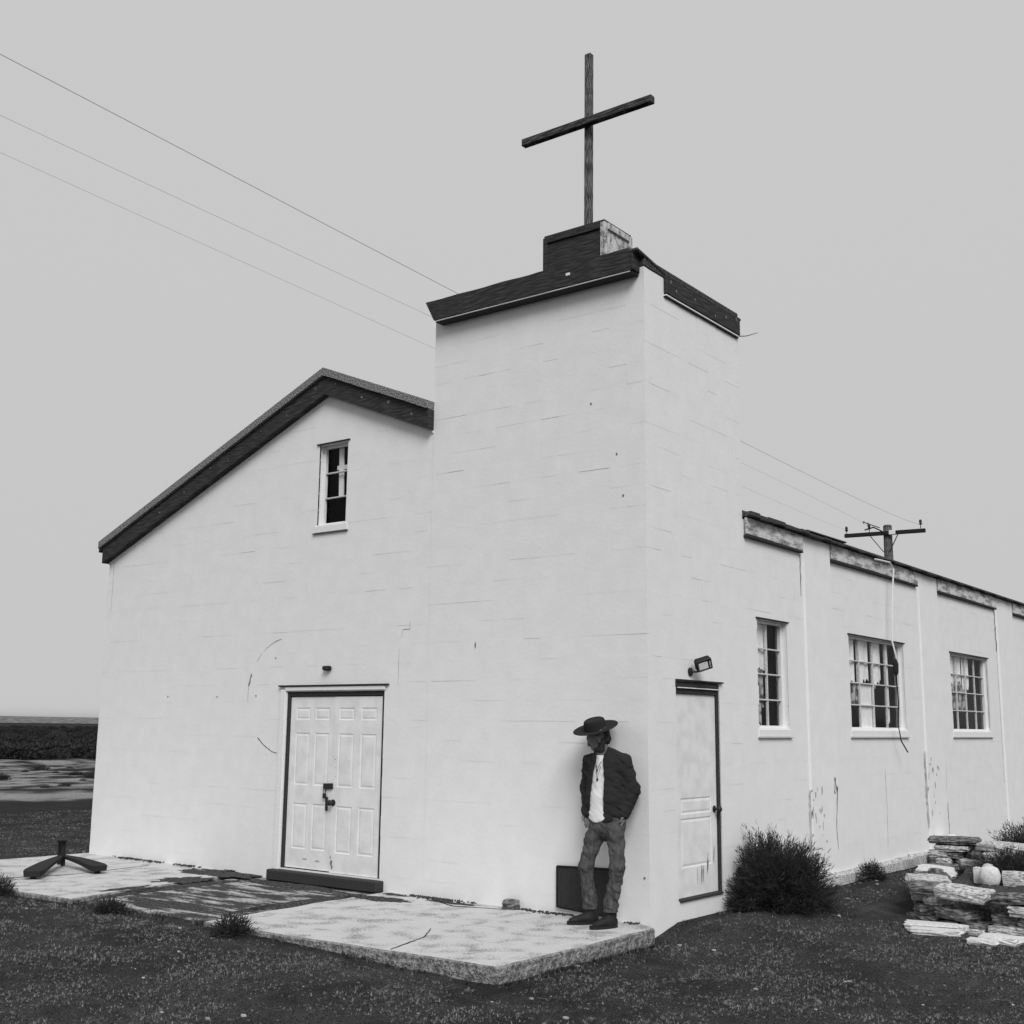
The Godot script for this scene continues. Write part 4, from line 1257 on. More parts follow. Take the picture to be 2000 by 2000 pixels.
# ================================================================ cross on its wooden box
func build_cross() -> void:
	var bx := thing("cross_pedestal", "dark wooden crate with raised corner trim under the rooftop cross", "crate", Vector3(-1.0, 6.305, -0.49))
	var w := 0.785
	var h := 0.645
	var dp := 0.54
	for s in [-1, 1]:
		box_part("side_panel", Vector3(s * (w * 0.5 - 0.02), h * 0.5, 0), Vector3(0.02, h - 0.04, dp - 0.06), M.wood_grey if s > 0 else M.fascia, bx)
		box_part("front_panel" if s > 0 else "rear_panel", Vector3(0, h * 0.5, s * (dp * 0.5 - 0.02)), Vector3(w - 0.06, h - 0.04, 0.02), M.fascia, bx)
	box_part("lid", Vector3(0, h - 0.012, 0), Vector3(w - 0.01, 0.024, dp - 0.01), M.fascia, bx)
	for sx in [-1, 1]:
		for sz in [-1, 1]:
			box_part("corner_post", Vector3(sx * (w * 0.5 - 0.025), h * 0.5 - 0.013, sz * (dp * 0.5 - 0.025)), Vector3(0.06, h - 0.026, 0.06), M.wood_grey if sx > 0 else M.fascia, bx, 0.005)
		box_part("rail", Vector3(sx * (w * 0.5 - 0.003), h - 0.06, 0), Vector3(0.03, 0.07, dp - 0.12), M.wood_grey if sx > 0 else M.fascia, bx)
		box_part("rail", Vector3(0, h - 0.06, sx * (dp * 0.5 - 0.003)), Vector3(w - 0.12, 0.07, 0.03), M.fascia, bx)
	var c := thing("roof_cross", "tall dark weathered timber cross standing on the tower", "cross", Vector3(-0.99, 6.95, -0.50))
	box_part("post", Vector3(0, 1.07, 0), Vector3(0.078, 2.14, 0.07), M.wood_post, c, 0.006, Basis.from_euler(Vector3(0, 0, -0.004)))
	box_part("crossbeam", Vector3(0.01, 1.29, 0.078), Vector3(1.70, 0.086, 0.08), M.wood_dark, c, 0.008, Basis.from_euler(Vector3(0, 0.0, -0.006)))
	var st := new_st()
	for s in [-1, 1]:
		lathe(st, Transform3D(Basis.from_euler(Vector3(PI / 2, 0, 0)), Vector3(s * 0.018, 1.29 + s * 0.015, 0.118)), [Vector2(0.009, 0), Vector2(0.009, 0.006), Vector2(0.001, 0.007)], 8)
	commit("bolts", st, M.dark_metal, c)

# ================================================================ utility pole, wires
func build_pole_and_wires() -> void:
	var base := Vector3(-6.517, 0.0, -24.80)
	for which in 2:
		var at := base if which == 0 else Vector3(-3.6, 0.0, 32.0)
		at.y = gh(at.x, at.z) - 0.02
		var o := thing("utility_pole", "wooden utility pole with a crossarm rising behind the church roof" if which == 0 else "wooden utility pole with a crossarm across the road from the church", "utility pole", at, "poles of the power line")
		var H := 7.80 if which == 0 else 8.4
		var st := new_st()
		tube(st, [Vector3.ZERO, Vector3(0, H * 0.5, 0), Vector3(0, H - 0.03, 0), Vector3(0, H, 0)], [0.17, 0.145, 0.125, 0.10], 14)
		commit("pole", st, M.wood_post, o)
		box_part("crossarm", Vector3(-0.05, H - 0.26, 0.15), Vector3(2.42, 0.115, 0.095), M.dark, o, 0.01, Basis.from_euler(Vector3(0, 0, -0.02)))
		for s in [-1, 1]:
			var b := new_st()
			tube(b, [Vector3(-0.05 + s * 0.42, H - 0.31, 0.17), Vector3(s * 0.09, H - 0.82, 0.15)], [0.014], 6)
			commit("brace", b, M.dark_metal, o)
		box_part("pale_wrap", Vector3(0.20, H - 0.26, 0.15), Vector3(0.2, 0.13, 0.11), M.trim, o, 0.01)
		for ix in [-1.15, -0.45, 1.08]:
			var ins := new_st()
			lathe(ins, Transform3D(Basis.IDENTITY, Vector3(ix - 0.05, H - 0.21, 0.15)), [Vector2(0.012, 0.0), Vector2(0.012, 0.10), Vector2(0.035, 0.11), Vector2(0.05, 0.14), Vector2(0.03, 0.17), Vector2(0.045, 0.20), Vector2(0.03, 0.25), Vector2(0.001, 0.26)], 12)
			commit("insulator", ins, M.dark_metal, o)
		if which == 0:
			var ant := new_st()
			tube(ant, [Vector3(-0.62, H - 0.12, 0.2), Vector3(-0.35, H - 0.06, 0.2), Vector3(0.0, H - 0.26, 0.2)], [0.022], 6)
			tube(ant, [Vector3(-0.66, H + 0.13, 0.24), Vector3(-0.42, H + 0.02, 0.24), Vector3(-0.15, H - 0.1, 0.24)], [0.016], 6)
			for k in 2:
				tube(ant, [Vector3(-0.64 + k * 0.12, H + 0.06 - k * 0.055, 0.24), Vector3(-0.60 + k * 0.12, H + 0.14 - k * 0.05, 0.27)], [0.010], 5)
			commit("switch_gear", ant, M.dark_metal, o)
	# three wires, sagging between the poles
	var near := [Vector3(-4.85, 8.2, 4.157), Vector3(-5.62, 8.0, 3.70), Vector3(-6.21, 7.9, 3.353)]
	var lo := [7.253, 7.798, 7.495]
	var dx := [1.03, -0.50, -1.20]
	for i in 3:
		var a := Vector3(base.x + [1.1, -0.35, -1.1][i], lo[i], base.z)
		var b: Vector3 = near[i]
		var pts := []
		var ins := Vector3(base.x + dx[i], 7.70, base.z + 0.15)
		for k in 41:
			var t := -0.0 + k / 40.0 * 1.95
			var p := a + (b - a) * t
			var e := clampf(1.0 - t / 0.55, 0.0, 1.0)
			p = p.lerp(ins, e * e)
			var e2 := clampf((t - 1.1) / 0.85, 0.0, 1.0)
			p = p.lerp(Vector3(-3.6 + dx[i], 8.3, 32.15), e2 * e2)
			pts.append(p)
		var st := new_st()
		tube(st, pts, [[0.0042, 0.0024, 0.0021][i]], 5)
		var wire := commit("power_line", st, M.wire, self)
		tag(wire, ["thick overhead wire, highest of three strung over the roof", "thin overhead wire, middle of three strung over the roof", "thin overhead wire, lowest of three strung over the roof"][i], "wire", "overhead wires")

# ================================================================ small things on and by the walls
func build_fixtures() -> void:
	var o := thing("junction_box", "small black box fixed above the double door", "box", Vector3(-4.20, 2.335, ZG))
	box_part("housing", Vector3(0, 0.025, 0.03), Vector3(0.115, 0.052, 0.06), M.dark, o, 0.016)
	box_part("cover", Vector3(0, 0.025, 0.062), Vector3(0.085, 0.036, 0.008), M.dark_metal, o, 0.003)
	# floodlight over the side door
	var f := thing("floodlight", "square floodlight on a bracket above the white side door", "lamp", Vector3(0.0, 2.29, -0.80))
	f.scale = Vector3.ONE * 0.76
	var st := new_st()
	lathe(st, Transform3D(Basis(Vector3(0, 0, 1), Vector3(1, 0, 0), Vector3(0, 1, 0)), Vector3(0.0, -0.02, 0.02)), [Vector2(0.055, 0), Vector2(0.055, 0.02), Vector2(0.03, 0.03), Vector2(0.001, 0.03)], 14)
	commit("wall_plate", st, M.dark_metal, f)
	st = new_st()
	tube(st, [Vector3(0.03, -0.02, 0.02), Vector3(0.09, -0.02, -0.01), Vector3(0.13, 0.03, -0.04)], [0.014], 8)
	commit("arm", st, M.dark_metal, f)
	var B := Basis.from_euler(Vector3(0.45, 0.9, 0.35))
	st = new_st()
	cbox(st, Transform3D(B, Vector3(0.15, 0.09, -0.06)), Vector3(0.21, 0.15, 0.10), 0.02)
	commit("housing", st, M.dark, f)
	st = new_st()
	cbox(st, Transform3D(B, Vector3(0.15, 0.09, -0.06) + B * Vector3(-0.015, -0.01, 0.052)), Vector3(0.125, 0.095, 0.010), 0.004)
	commit("lens", st, M.trim, f)
	st = new_st()
	for s in [-1, 1]:
		cbox(st, Transform3D(B, Vector3(0.15, 0.09, -0.06) + B * Vector3(0, s * 0.068, 0.058)), Vector3(0.20, 0.016, 0.02), 0.004)
		cbox(st, Transform3D(B, Vector3(0.15, 0.09, -0.06) + B * Vector3(s * 0.092, 0, 0.058)), Vector3(0.016, 0.12, 0.02), 0.004)
	commit("bezel", st, M.dark_metal, f)
	st = new_st()
	cbox(st, Transform3D(B, Vector3(0.15, 0.09, -0.06) + B * Vector3(0.078, -0.01, 0.056)), Vector3(0.02, 0.09, 0.006), 0.002)
	commit("glass_edge", st, M.trim_grey, f)
	# cable down the side wall
	var c := thing("loose_cable", "loose cable with a black plug hanging past the widest window", "cable", Vector3(0.10, 3.90, -6.27))
	st = new_st()
	var pts := [Vector3(0.0, 0.06, 0.6), Vector3(0.02, 0.07, 0.1), Vector3(0.03, 0.0, 0.0), Vector3(0.01, -0.5, 0.07), Vector3(0.0, -1.0, 0.1)]
	tube(st, pts, [0.011], 6)
	commit("cable", st, M.trim, c)
	st = new_st()
	tube(st, [Vector3(0.0, -1.0, 0.10), Vector3(0.02, -1.16, 0.05), Vector3(0.02, -1.24, 0.02)], [0.012], 6)
	commit("loop", st, M.trim, c)
	st = new_st()
	lathe(st, Transform3D(Basis.IDENTITY, Vector3(0.02, -1.45, 0.06)), [Vector2(0.012, 0), Vector2(0.035, 0.05), Vector2(0.038, 0.16), Vector2(0.015, 0.22), Vector2(0.004, 0.23)], 10)
	commit("plug", st, M.dark, c)
	st = new_st()
	tube(st, [Vector3(0.02, -1.44, 0.06), Vector3(0.02, -1.8, 0.02), Vector3(0.01, -2.1, 0.04), Vector3(0.01, -2.3, -0.04), Vector3(0.04, -2.45, -0.19)], [0.009], 6)
	commit("cable", st, M.dark, c)
	# dark mesh board against the tower behind the man's legs
	var pn := thing("vent_board", "dark framed mesh board set against the tower behind the man's legs", "board", Vector3(-0.68, 0.03, ZT + 0.012))
	var stp := new_st()
	var r := [Vector2(-0.315, 0.035), Vector2(0.30, -0.005), Vector2(0.345, 0.425), Vector2(-0.315, 0.405)]
	block_geo(stp, Transform3D(Basis.IDENTITY, Vector3(0, 0, 0.008)), PackedVector2Array(r), 0.004, 0.004, 0.0)
	commit("backing", stp, M.frame_dark, pn)
	stp = new_st()
	for i in 26:
		var t := (i + 0.5) / 26.0
		var lo: Vector2 = r[0].lerp(r[1], t)
		var hi: Vector2 = r[3].lerp(r[2], t)
		var mm := (lo + hi) * 0.5
		cbox(stp, Transform3D(Basis.IDENTITY, Vector3(mm.x, mm.y, 0.0105)), Vector3(0.006, lo.distance_to(hi) - 0.03, 0.004), 0.001)
	commit("mesh_wires", stp, M.twig, pn)
	for e in [[0, 1], [1, 2], [2, 3], [3, 0]]:
		var p0: Vector2 = r[e[0]]
		var p1: Vector2 = r[e[1]]
		box_part("frame_bar", Vector3((p0.x + p1.x) * 0.5, (p0.y + p1.y) * 0.5, 0.013), Vector3(p0.distance_to(p1) + 0.0, 0.014, 0.016), M.dark, pn, 0.003, Basis.from_euler(Vector3(0, 0, (p1 - p0).angle())))

# ================================================================ stone planter and rocks
func build_planter() -> void:
	var variants := []
	for i in 10:
		variants.append(stone_mesh(Vector3.ONE, 100 + i, 0.06, 0.8))
	var rows := [
		["stone_planter", "ruined dry stone planter wall on the bare dirt nearest the bush", [Vector2(1.12, -4.5), Vector2(1.34, -3.4), Vector2(1.62, -2.66), Vector2(2.02, -2.46), Vector2(2.6, -2.42), Vector2(3.3, -2.35)], -0.14, 4, 0.100, 0.30],
		["stone_planter", "low stack of flat stones against the church wall behind the bed", [Vector2(0.55, -6.15), Vector2(0.80, -6.2), Vector2(1.02, -6.35)], 0.08, 4, 0.085, 0.26],
		["stone_planter", "row of long rough stones at the back of the planter bed", [Vector2(1.18, -6.0), Vector2(1.5, -5.9), Vector2(2.1, -5.7), Vector2(2.8, -5.5)], 0.08, 3, 0.11, 0.28]]
	for rw in rows:
		var path: Array = rw[2]
		var o := thing(rw[0], rw[1], "stone wall", Vector3(path[0].x, rw[3], path[0].y))
		var total := 0.0
		for i in path.size() - 1:
			total += path[i].distance_to(path[i + 1])
		for k in rw[4]:
			var s: float = 0.0 - 0.1 * (k % 2)
			while s < total - 0.05:
				var L: float = rng.randf_range(0.16, 0.42)
				if k == rw[4] - 1:
					L = rng.randf_range(0.35, 0.62)
				var skip: bool = k > 0 and k < rw[4] - 1 and rng.randf() < 0.2
				var mid := clampf(s + L * 0.5, 0.0, total)
				var d := mid
				var p := Vector2.ZERO
				var dir := Vector2.RIGHT
				for i in path.size() - 1:
					var seg: float = path[i].distance_to(path[i + 1])
					if d <= seg or i == path.size() - 2:
						p = path[i].lerp(path[i + 1], minf(d / seg, 1.0))
						dir = (path[i + 1] - path[i]).normalized()
						break
					d -= seg
				if not skip:
					var st := MeshInstance3D.new()
					st.name = "stone"
					st.mesh = variants[rng.randi() % variants.size()]
					st.material_override = [M.stone, M.stone_dark, M.stone_dark][rng.randi() % 3] if k < rw[4] - 1 else [M.stone, M.stone_white, M.stone, M.stone_dark][rng.randi() % 4]
					o.add_child(st, true)
					var dep := 0.26 + 0.08 * rng.randf() + (0.08 if k == rw[4] - 1 else 0.0)
					st.position = Vector3(p.x - path[0].x + rng.randf_range(-0.025, 0.025), rw[5] * (k + 0.45), p.y - path[0].y + rng.randf_range(-0.025, 0.025))
					st.scale = Vector3(L * 1.02, rw[5] * rng.randf_range(0.85, 1.12), dep)
					st.rotation = Vector3(rng.randf_range(-0.07, 0.07), -dir.angle() + rng.randf_range(-0.12, 0.12), rng.randf_range(-0.07, 0.07))
				s += L + 0.012
	# soil held by the wall
	var bed := new_st()
	var outline := [Vector2(1.28, -4.5), Vector2(1.48, -3.4), Vector2(1.74, -2.76), Vector2(2.05, -2.58), Vector2(3.3, -2.45), Vector2(3.9, -3.4), Vector2(3.6, -5.2), Vector2(2.2, -5.9), Vector2(1.4, -6.0), Vector2(1.1, -5.4)]
	var cen := Vector2(2.2, -4.4)
	var rings := 10
	var g := []
	for r in rings + 1:
		var row := []
		for k in outline.size() * 6:
			var a: Vector2 = outline[k / 6]
			var b: Vector2 = outline[(k / 6 + 1) % outline.size()]
			var q := cen.lerp(a.lerp(b, (k % 6) / 6.0), float(r) / rings)
			row.append(Vector3(q.x, 0.16 + 0.05 * fn.get_noise_2d(q.x * 6.0, q.y * 6.0) + 0.02 * fn.get_noise_2d(q.x * 30.0, q.y * 30.0) if r < rings else -0.2, q.y))
		g.append(row)
	for r in rings:
		for k in g[0].size():
			var k2: int = (k + 1) % g[0].size()
			quad(bed, g[r][k], g[r][k2], g[r + 1][k2], g[r + 1][k], Vector3.UP)
	var bo := commit("soil", bed, M.soil, self)
	bo.set_meta("kind", "stuff")
	tag(bo, "dark soil filling the stone planter bed", "soil")
	# rocks: [x, y0, z, size, mesh, material, label]
	var rk := [
		[1.92, 0.17, -3.62, Vector3(0.19, 0.20, 0.17), 7, M.stone_white, "large smooth white boulder on the planter soil"],
		[1.76, 0.17, -3.74, Vector3(0.08, 0.17, 0.06), 2, M.stone_white, "upright narrow pale stone next to the white boulder"],
		[1.84, 0.17, -3.86, Vector3(0.09, 0.20, 0.08), 3, M.stone, "tall grey mottled stone leaning by the white boulder"],
		[2.14, 0.17, -3.75, Vector3(0.26, 0.15, 0.18), 4, M.stone, "flat mottled stone under the dark planter bush"],
		[2.28, 0.17, -3.78, Vector3(0.13, 0.11, 0.12), 5, M.stone_white, "small pale stone beyond the mottled one in the planter"],
		[2.46, 0.17, -3.82, Vector3(0.18, 0.16, 0.16), 6, M.stone_white, "round pale stone at the end of the planter row"],
		[1.42, 0.20, -3.45, Vector3(0.13, 0.12, 0.13), 8, M.stone_dark, "dark rounded stone just inside the planter corner"],
		[1.80, -0.12, -2.10, Vector3(0.50, 0.06, 0.26), 1, M.stone_white, "pale flat slab lying in front of the planter corner"],
		[1.92, -0.12, -1.84, Vector3(0.46, 0.05, 0.18), 9, M.stone_white, "long pale flagstone lying foremost before the planter"],
		[2.52, -0.12, -1.78, Vector3(0.34, 0.07, 0.26), 4, M.stone_white, "broken pale slab on the dirt past the flagstones"],
		[2.40, -0.12, -1.62, Vector3(0.26, 0.05, 0.16), 2, M.stone_white, "thin pale chip of slab beside the broken slab"],
		[2.06, -0.12, -2.12, Vector3(0.14, 0.07, 0.10), 3, M.stone_white, "white squarish cobble at the foot of the planter"],
		[1.93, -0.12, -2.10, Vector3(0.12, 0.06, 0.09), 5, M.stone_white, "pointed white cobble at the foot of the planter"],
		[2.22, -0.12, -2.05, Vector3(0.14, 0.05, 0.08), 6, M.stone, "small grey cobble between the cobbles and broken slab"],
		[0.24, -0.02, -7.2, Vector3(0.22, 0.2, 0.22), 8, M.stone_dark, "dark rough stone against the church footing"]]
	var round_rock := stone_mesh(Vector3.ONE, 177, 0.0, 0.3, 9)
	for e in rk:
		var s := put("rock", round_rock if e[4] == 7 else variants[e[4]], e[5], self)
		var gy: float = e[1]
		if gy < 0.0:
			gy = gh(e[0], e[2])
		s.position = Vector3(e[0], gy + e[3].y * 0.40, e[2])
		s.scale = e[3]
		s.rotation.y = rng.randf() * 0.5 - 0.2
		tag(s, e[6], "rock", "rocks around the planter")

func build_plants() -> void:
	bush("desert_bush", "big dense dark bush against the church wall beside the side door", Vector3(0.37, gh(0.37, -1.85) - 0.01, -1.85), 0.50, 0.60, 40000, 71, M.leaf, 0.065, 0.0032)
	bush("desert_bush", "low dark bush growing over the rocks in the planter", Vector3(2.02, 0.15, -4.25), 0.40, 0.30, 9000, 72, M.leaf, 0.05, 0.0035)
	bush("desert_bush", "round dark bush beyond the stones at the back of the planter", Vector3(1.35, 0.05, -7.2), 0.40, 0.46, 9000, 73, M.leaf, 0.055, 0.0035)
	bush("weed_clump", "small dark weed clump at the edge of the slab by the metal stand", Vector3(-6.12, gh(-6.12, 2.74), 2.74), 0.20, 0.20, 3200, 74, M.leaf, 0.035, 0.003)
	bush("weed_clump", "dark weed growing at the front corner of the tower slab", Vector3(-2.55, gh(-2.55, 2.62), 2.62), 0.16, 0.14, 1100, 75, M.leaf, 0.06, 0.004)
	bush("weed_clump", "dark weed on the dirt in front of the low path", Vector3(-4.3, gh(-4.3, 2.62), 2.62), 0.14, 0.12, 1000, 76, M.leaf, 0.05, 0.004)
	bush("weed_clump", "small weed at the footing behind the big bush", Vector3(0.30, gh(0.3, -4.6), -4.6), 0.15, 0.18, 1000, 77, M.leaf, 0.06, 0.004)
	# debris along the foot of the front wall
	var st := new_st()
	for i in 2600:
		var x := rng.randf_range(-8.4, -0.1)
		if x > -5.6 and x < -3.2:
			continue
		var keep := fn.get_noise_1d(x * 4.0)
		if keep + rng.randf_range(-0.25, 0.25) < 0.12:
			continue
		var z0 := ZT if x > TL else ZG
		var c := Vector3(x, (0.0 if x > -3.2 else 0.02) + 0.006, z0 + 0.010 + absf(rng.randfn()) * 0.045)
		cbox(st, Transform3D(Basis.from_euler(Vector3(rng.randf() * 3.0, rng.randf() * 6.0, rng.randf() * 3.0)), c), Vector3(0.008 + 0.018 * rng.randf(), 0.010, 0.008 + 0.010 * rng.randf()), 0.003)
	var o := commit("debris", st, M.soil, self)
	o.set_meta("kind", "stuff")
	tag(o, "crumbs of dark dirt along the foot of the front wall", "debris")
	var s := put("rock", stone_mesh(Vector3.ONE, 140), M.stone_dark, self)
	s.position = Vector3(-1.50, 0.04, ZT + 0.07)
	s.scale = Vector3(0.15, 0.10, 0.11)
	tag(s, "fist sized dark stone on the tower slab beside the wall", "rock")

func build_stand() -> void:
	var o := thing("metal_stand", "low dark metal stand with two splayed flat feet on the pale slab", "stand", Vector3(-7.62, 0.02, 1.02))
	var leg := func(called: String, pts: Array, w0: float, w1: float, t0: float, t1: float) -> void:
		var st := new_st()
		var n := 10
		var prev := []
		for i in n + 1:
			var f := float(i) / n
			var p: Vector3 = pts[0].lerp(pts[1], f)
			p.y += sin(f * PI) * 0.015
			var d: Vector3 = (pts[1] - pts[0]).normalized()
			var sd := Vector3(-d.z, 0, d.x).normalized()
			var w := lerpf(w0, w1, f) * (1.0 if i < n else 0.75)
			var t := lerpf(t0, t1, f)
			var ring := [p + sd * w, p - sd * w, p - sd * w * 0.9 - Vector3.UP * t, p + sd * w * 0.9 - Vector3.UP * t]
			if i > 0:
				for k in 4:
					var k2 := (k + 1) % 4
					quad(st, prev[k], prev[k2], ring[k2], ring[k], [Vector3.UP, -sd, Vector3.DOWN, sd][k])
			if i == 0 or i == n:
				quad(st, ring[0], ring[1], ring[2], ring[3], d * (1.0 if i == n else -1.0))
			prev = ring
		commit(called, st, M.dark, o)
	leg.call("foot", [Vector3(0.0, 0.12, 0.0), Vector3(0.92, 0.085, 0.96)], 0.035, 0.12, 0.03, 0.06)
	leg.call("foot", [Vector3(0.0, 0.12, 0.0), Vector3(1.02, 0.085, 0.16)], 0.035, 0.11, 0.03, 0.06)
	for e in [[-0.12, -0.03, 0.020], [0.06, 0.03, 0.027]]:
		var st := new_st()
		tube(st, [Vector3(e[0], 0.0, e[1]), Vector3(e[0] - 0.01, 0.30, e[1])], [e[2]], 10)
		commit("post", st, M.dark, o)
	for fp in [Vector3(0.85, 0.0, 0.89), Vector3(0.95, 0.0, 0.15)]:
		box_part("foot_pad", fp + Vector3(0, 0.012, 0), Vector3(0.05, 0.036, 0.05), M.dark, o)
	box_part("top_plate", Vector3(-0.03, 0.30, 0.0), Vector3(0.34, 0.02, 0.12), M.dark, o, 0.006, Basis.from_euler(Vector3(0, -0.6, 0)))

# ================================================================ the man
func build_man() -> void:
	var o := thing("person", "person in wide hat, dark jacket and white shirt leaning on the tower, hands in pockets", "person", Vector3.ZERO)
	var fw := Vector3(0.0, 0.0, 1.0)                  # the chest faces away from the wall
	var pel := Vector3(-0.305, 0.93, 0.245)
	var chest := Vector3(-0.335, 1.30, 0.205)
	var neck := Vector3(-0.348, 1.475, 0.225)
	var head := Vector3(-0.386, 1.632, 0.272)
	var look := Vector3(-0.74, -0.42, 0.52).normalized()
	var hup := Vector3(-0.28, 0.86, 0.30)
	hup = (hup - look * hup.dot(look)).normalized()
	var hright := look.cross(hup).normalized()        # towards the camera side
	var shL := Vector3(-0.520, 1.415, 0.205)          # his right shoulder
	var shR := Vector3(-0.150, 1.420, 0.185)
	var elL := Vector3(-0.575, 1.185, 0.150)
	var elR := Vector3(-0.100, 1.175, 0.150)
	var wrL := Vector3(-0.515, 0.985, 0.255)
	var wrR := Vector3(-0.125, 0.990, 0.225)
	var haL := Vector3(-0.475, 0.900, 0.300)
	var haR := Vector3(-0.145, 0.905, 0.270)
	var hipL := Vector3(-0.385, 0.885, 0.255)
	var hipR := Vector3(-0.215, 0.895, 0.245)
	var knL := Vector3(-0.468, 0.490, 0.345)
	var knR := Vector3(-0.130, 0.495, 0.345)
	var anL := Vector3(-0.435, 0.115, 0.325)
	var anR := Vector3(-0.180, 0.115, 0.375)
	var flat := Vector3(1, 1, 1.5)
	# ---- body: one skin, mostly under the clothes
	var bst := new_st()
	body_mesh(bst, [
		[pel, chest, 0.12, 0.13, flat], [chest, neck - Vector3(0, 0.05, 0), 0.13, 0.07, flat], [neck - Vector3(0, 0.04, 0), neck + Vector3(-0.02, 0.08, 0.03), 0.058, 0.054],
		[shL, elL, 0.05, 0.038], [elL, wrL, 0.036, 0.027], [shR, elR, 0.05, 0.038], [elR, wrR, 0.036, 0.027],
		[hipL, knL, 0.07, 0.048], [knL, anL, 0.046, 0.034], [hipR, knR, 0.07, 0.048], [knR, anR, 0.046, 0.034]], 0.013, 0.03)
	# head: skull, face, jaw, nose, brow, ears
	var H := func(f: float, u: float, s: float) -> Vector3: return head + look * f + hup * u + hright * s
	var hp := [
		[H.call(-0.035, 0.035, 0), H.call(0.005, 0.03, 0), 0.082, 0.080],
		[H.call(0.03, -0.01, 0), H.call(0.035, -0.055, 0), 0.062, 0.050],
		[H.call(0.045, -0.075, 0), H.call(0.06, -0.088, 0), 0.034, 0.024],
		[H.call(0.084, 0.020, 0), H.call(0.100, -0.024, 0), 0.009, 0.013],
		[H.call(0.078, 0.034, 0.022), H.call(0.078, 0.034, -0.022), 0.016, 0.016],
		[H.call(0.082, -0.052, 0.014), H.call(0.082, -0.052, -0.014), 0.012, 0.012],
		[H.call(0.080, -0.068, 0.010), H.call(0.080, -0.068, -0.010), 0.011, 0.011],
		[H.call(0.056, -0.005, 0.036), H.call(0.05, -0.02, 0.040), 0.022, 0.020],
		[H.call(0.056, -0.005, -0.036), H.call(0.05, -0.02, -0.040), 0.022, 0.020],
		[H.call(-0.03, -0.02, 0), neck + Vector3(-0.01, 0.03, 0.01), 0.052, 0.056]]
	for s in [-1, 1]:
		hp.append([H.call(-0.012, 0.018, s * 0.080), H.call(-0.002, -0.028, s * 0.076), 0.016, 0.010, Vector3.ONE])
	body_mesh(bst, hp, 0.0045, 0.014)
	# hands: palm, four fingers pushed into the pocket, thumb over its edge
	for side in [[wrL, haL, -1.0], [wrR, haR, 1.0]]:
		var w: Vector3 = side[0]
		var h: Vector3 = side[1]
		var d := (h - w).normalized()
		var ac := Vector3(0, 0, 1).cross(d).normalized()
		var prims := [[w, w.lerp(h, 0.25), 0.027, 0.026], [w.lerp(h, 0.25) - ac * 0.018, h - ac * 0.022, 0.022, 0.018], [w.lerp(h, 0.25) + ac * 0.018, h + ac * 0.022, 0.022, 0.018]]
		var lens := [0.062, 0.074, 0.070, 0.054]
		for k in 4:
			var b := h + ac * (-0.030 + 0.020 * k)
			var m: Vector3 = b + d * lens[k] * 0.55 + Vector3(0, 0, 0.006)
			prims.append([b, m, 0.0095, 0.0088])
			prims.append([m, m + d * lens[k] * 0.45 - Vector3(0, 0, 0.012), 0.0088, 0.0075])
		var tb: Vector3 = w.lerp(h, 0.3) + ac * -side[2] * -0.026 + Vector3(0, 0, 0.018)
		prims.append([tb, tb + d * 0.035 + Vector3(0, 0, 0.022), 0.011, 0.010])
		prims.append([tb + d * 0.035 + Vector3(0, 0, 0.022), tb + d * 0.066 + Vector3(0, 0, 0.024), 0.010, 0.008])
		body_mesh(bst, prims, 0.004, 0.008)
	commit("body", bst, M.skin, o)
	# ---- hair and beard
	var hs := new_st()
	body_mesh(hs, [
		[H.call(-0.055, 0.03, 0), H.call(-0.06, -0.03, 0), 0.078, 0.060],
		[H.call(-0.02, -0.045, 0.055), H.call(0.012, -0.10, 0.045), 0.026, 0.034], [H.call(-0.02, -0.045, -0.055), H.call(0.012, -0.10, -0.045), 0.026, 0.034],
		[H.call(0.04, -0.085, 0.022), H.call(0.03, -0.155, 0.012), 0.036, 0.022], [H.call(0.04, -0.085, -0.022), H.call(0.03, -0.15, -0.012), 0.036, 0.022]], 0.005, 0.02, null, 0.006, 40.0)
	commit("hair", hs, M.hair, o)
	# ---- shirt
	var ss := new_st()
	body_mesh(ss, [
		[pel + Vector3(-0.01, -0.025, 0.01), pel + Vector3(-0.015, 0.14, 0.005), 0.172, 0.152, flat], [pel + Vector3(-0.015, 0.14, 0.005), chest + Vector3(0, 0.02, 0.0), 0.150, 0.165, flat],
		[chest, neck - Vector3(0, 0.055, 0.0), 0.165, 0.085, flat], [neck - Vector3(0, 0.06, 0.0), neck + Vector3(-0.003, -0.005, 0.008), 0.08, 0.072]],
		0.0075, 0.03, func(q: Vector3) -> float: return maxf(0.885 + 4.0 * (q.x + 0.35) * (q.x + 0.35) - q.y, q.y - 1.478), 0.009, 6.0)
	commit("shirt", ss, M.shirt, o)
	# ---- jacket, open in front
	var js := new_st()
	var open := func(q: Vector3) -> float:
		# positive inside the opening: a slot over the breastbone, and below the hem
		var cx := lerpf(-0.352, -0.345, clampf((q.y - 0.9) / 0.5, 0.0, 1.0))
		var half := 0.072 + 0.010 * sin((q.y - 0.9) * 9.0) - 0.022 * smoothstep(1.30, 1.46, q.y) + 0.004 * smoothstep(1.0, 0.9, q.y)
		var slot := minf(half - absf(q.x - cx), q.z - 0.215)
		return maxf(slot, 0.898 - q.y)
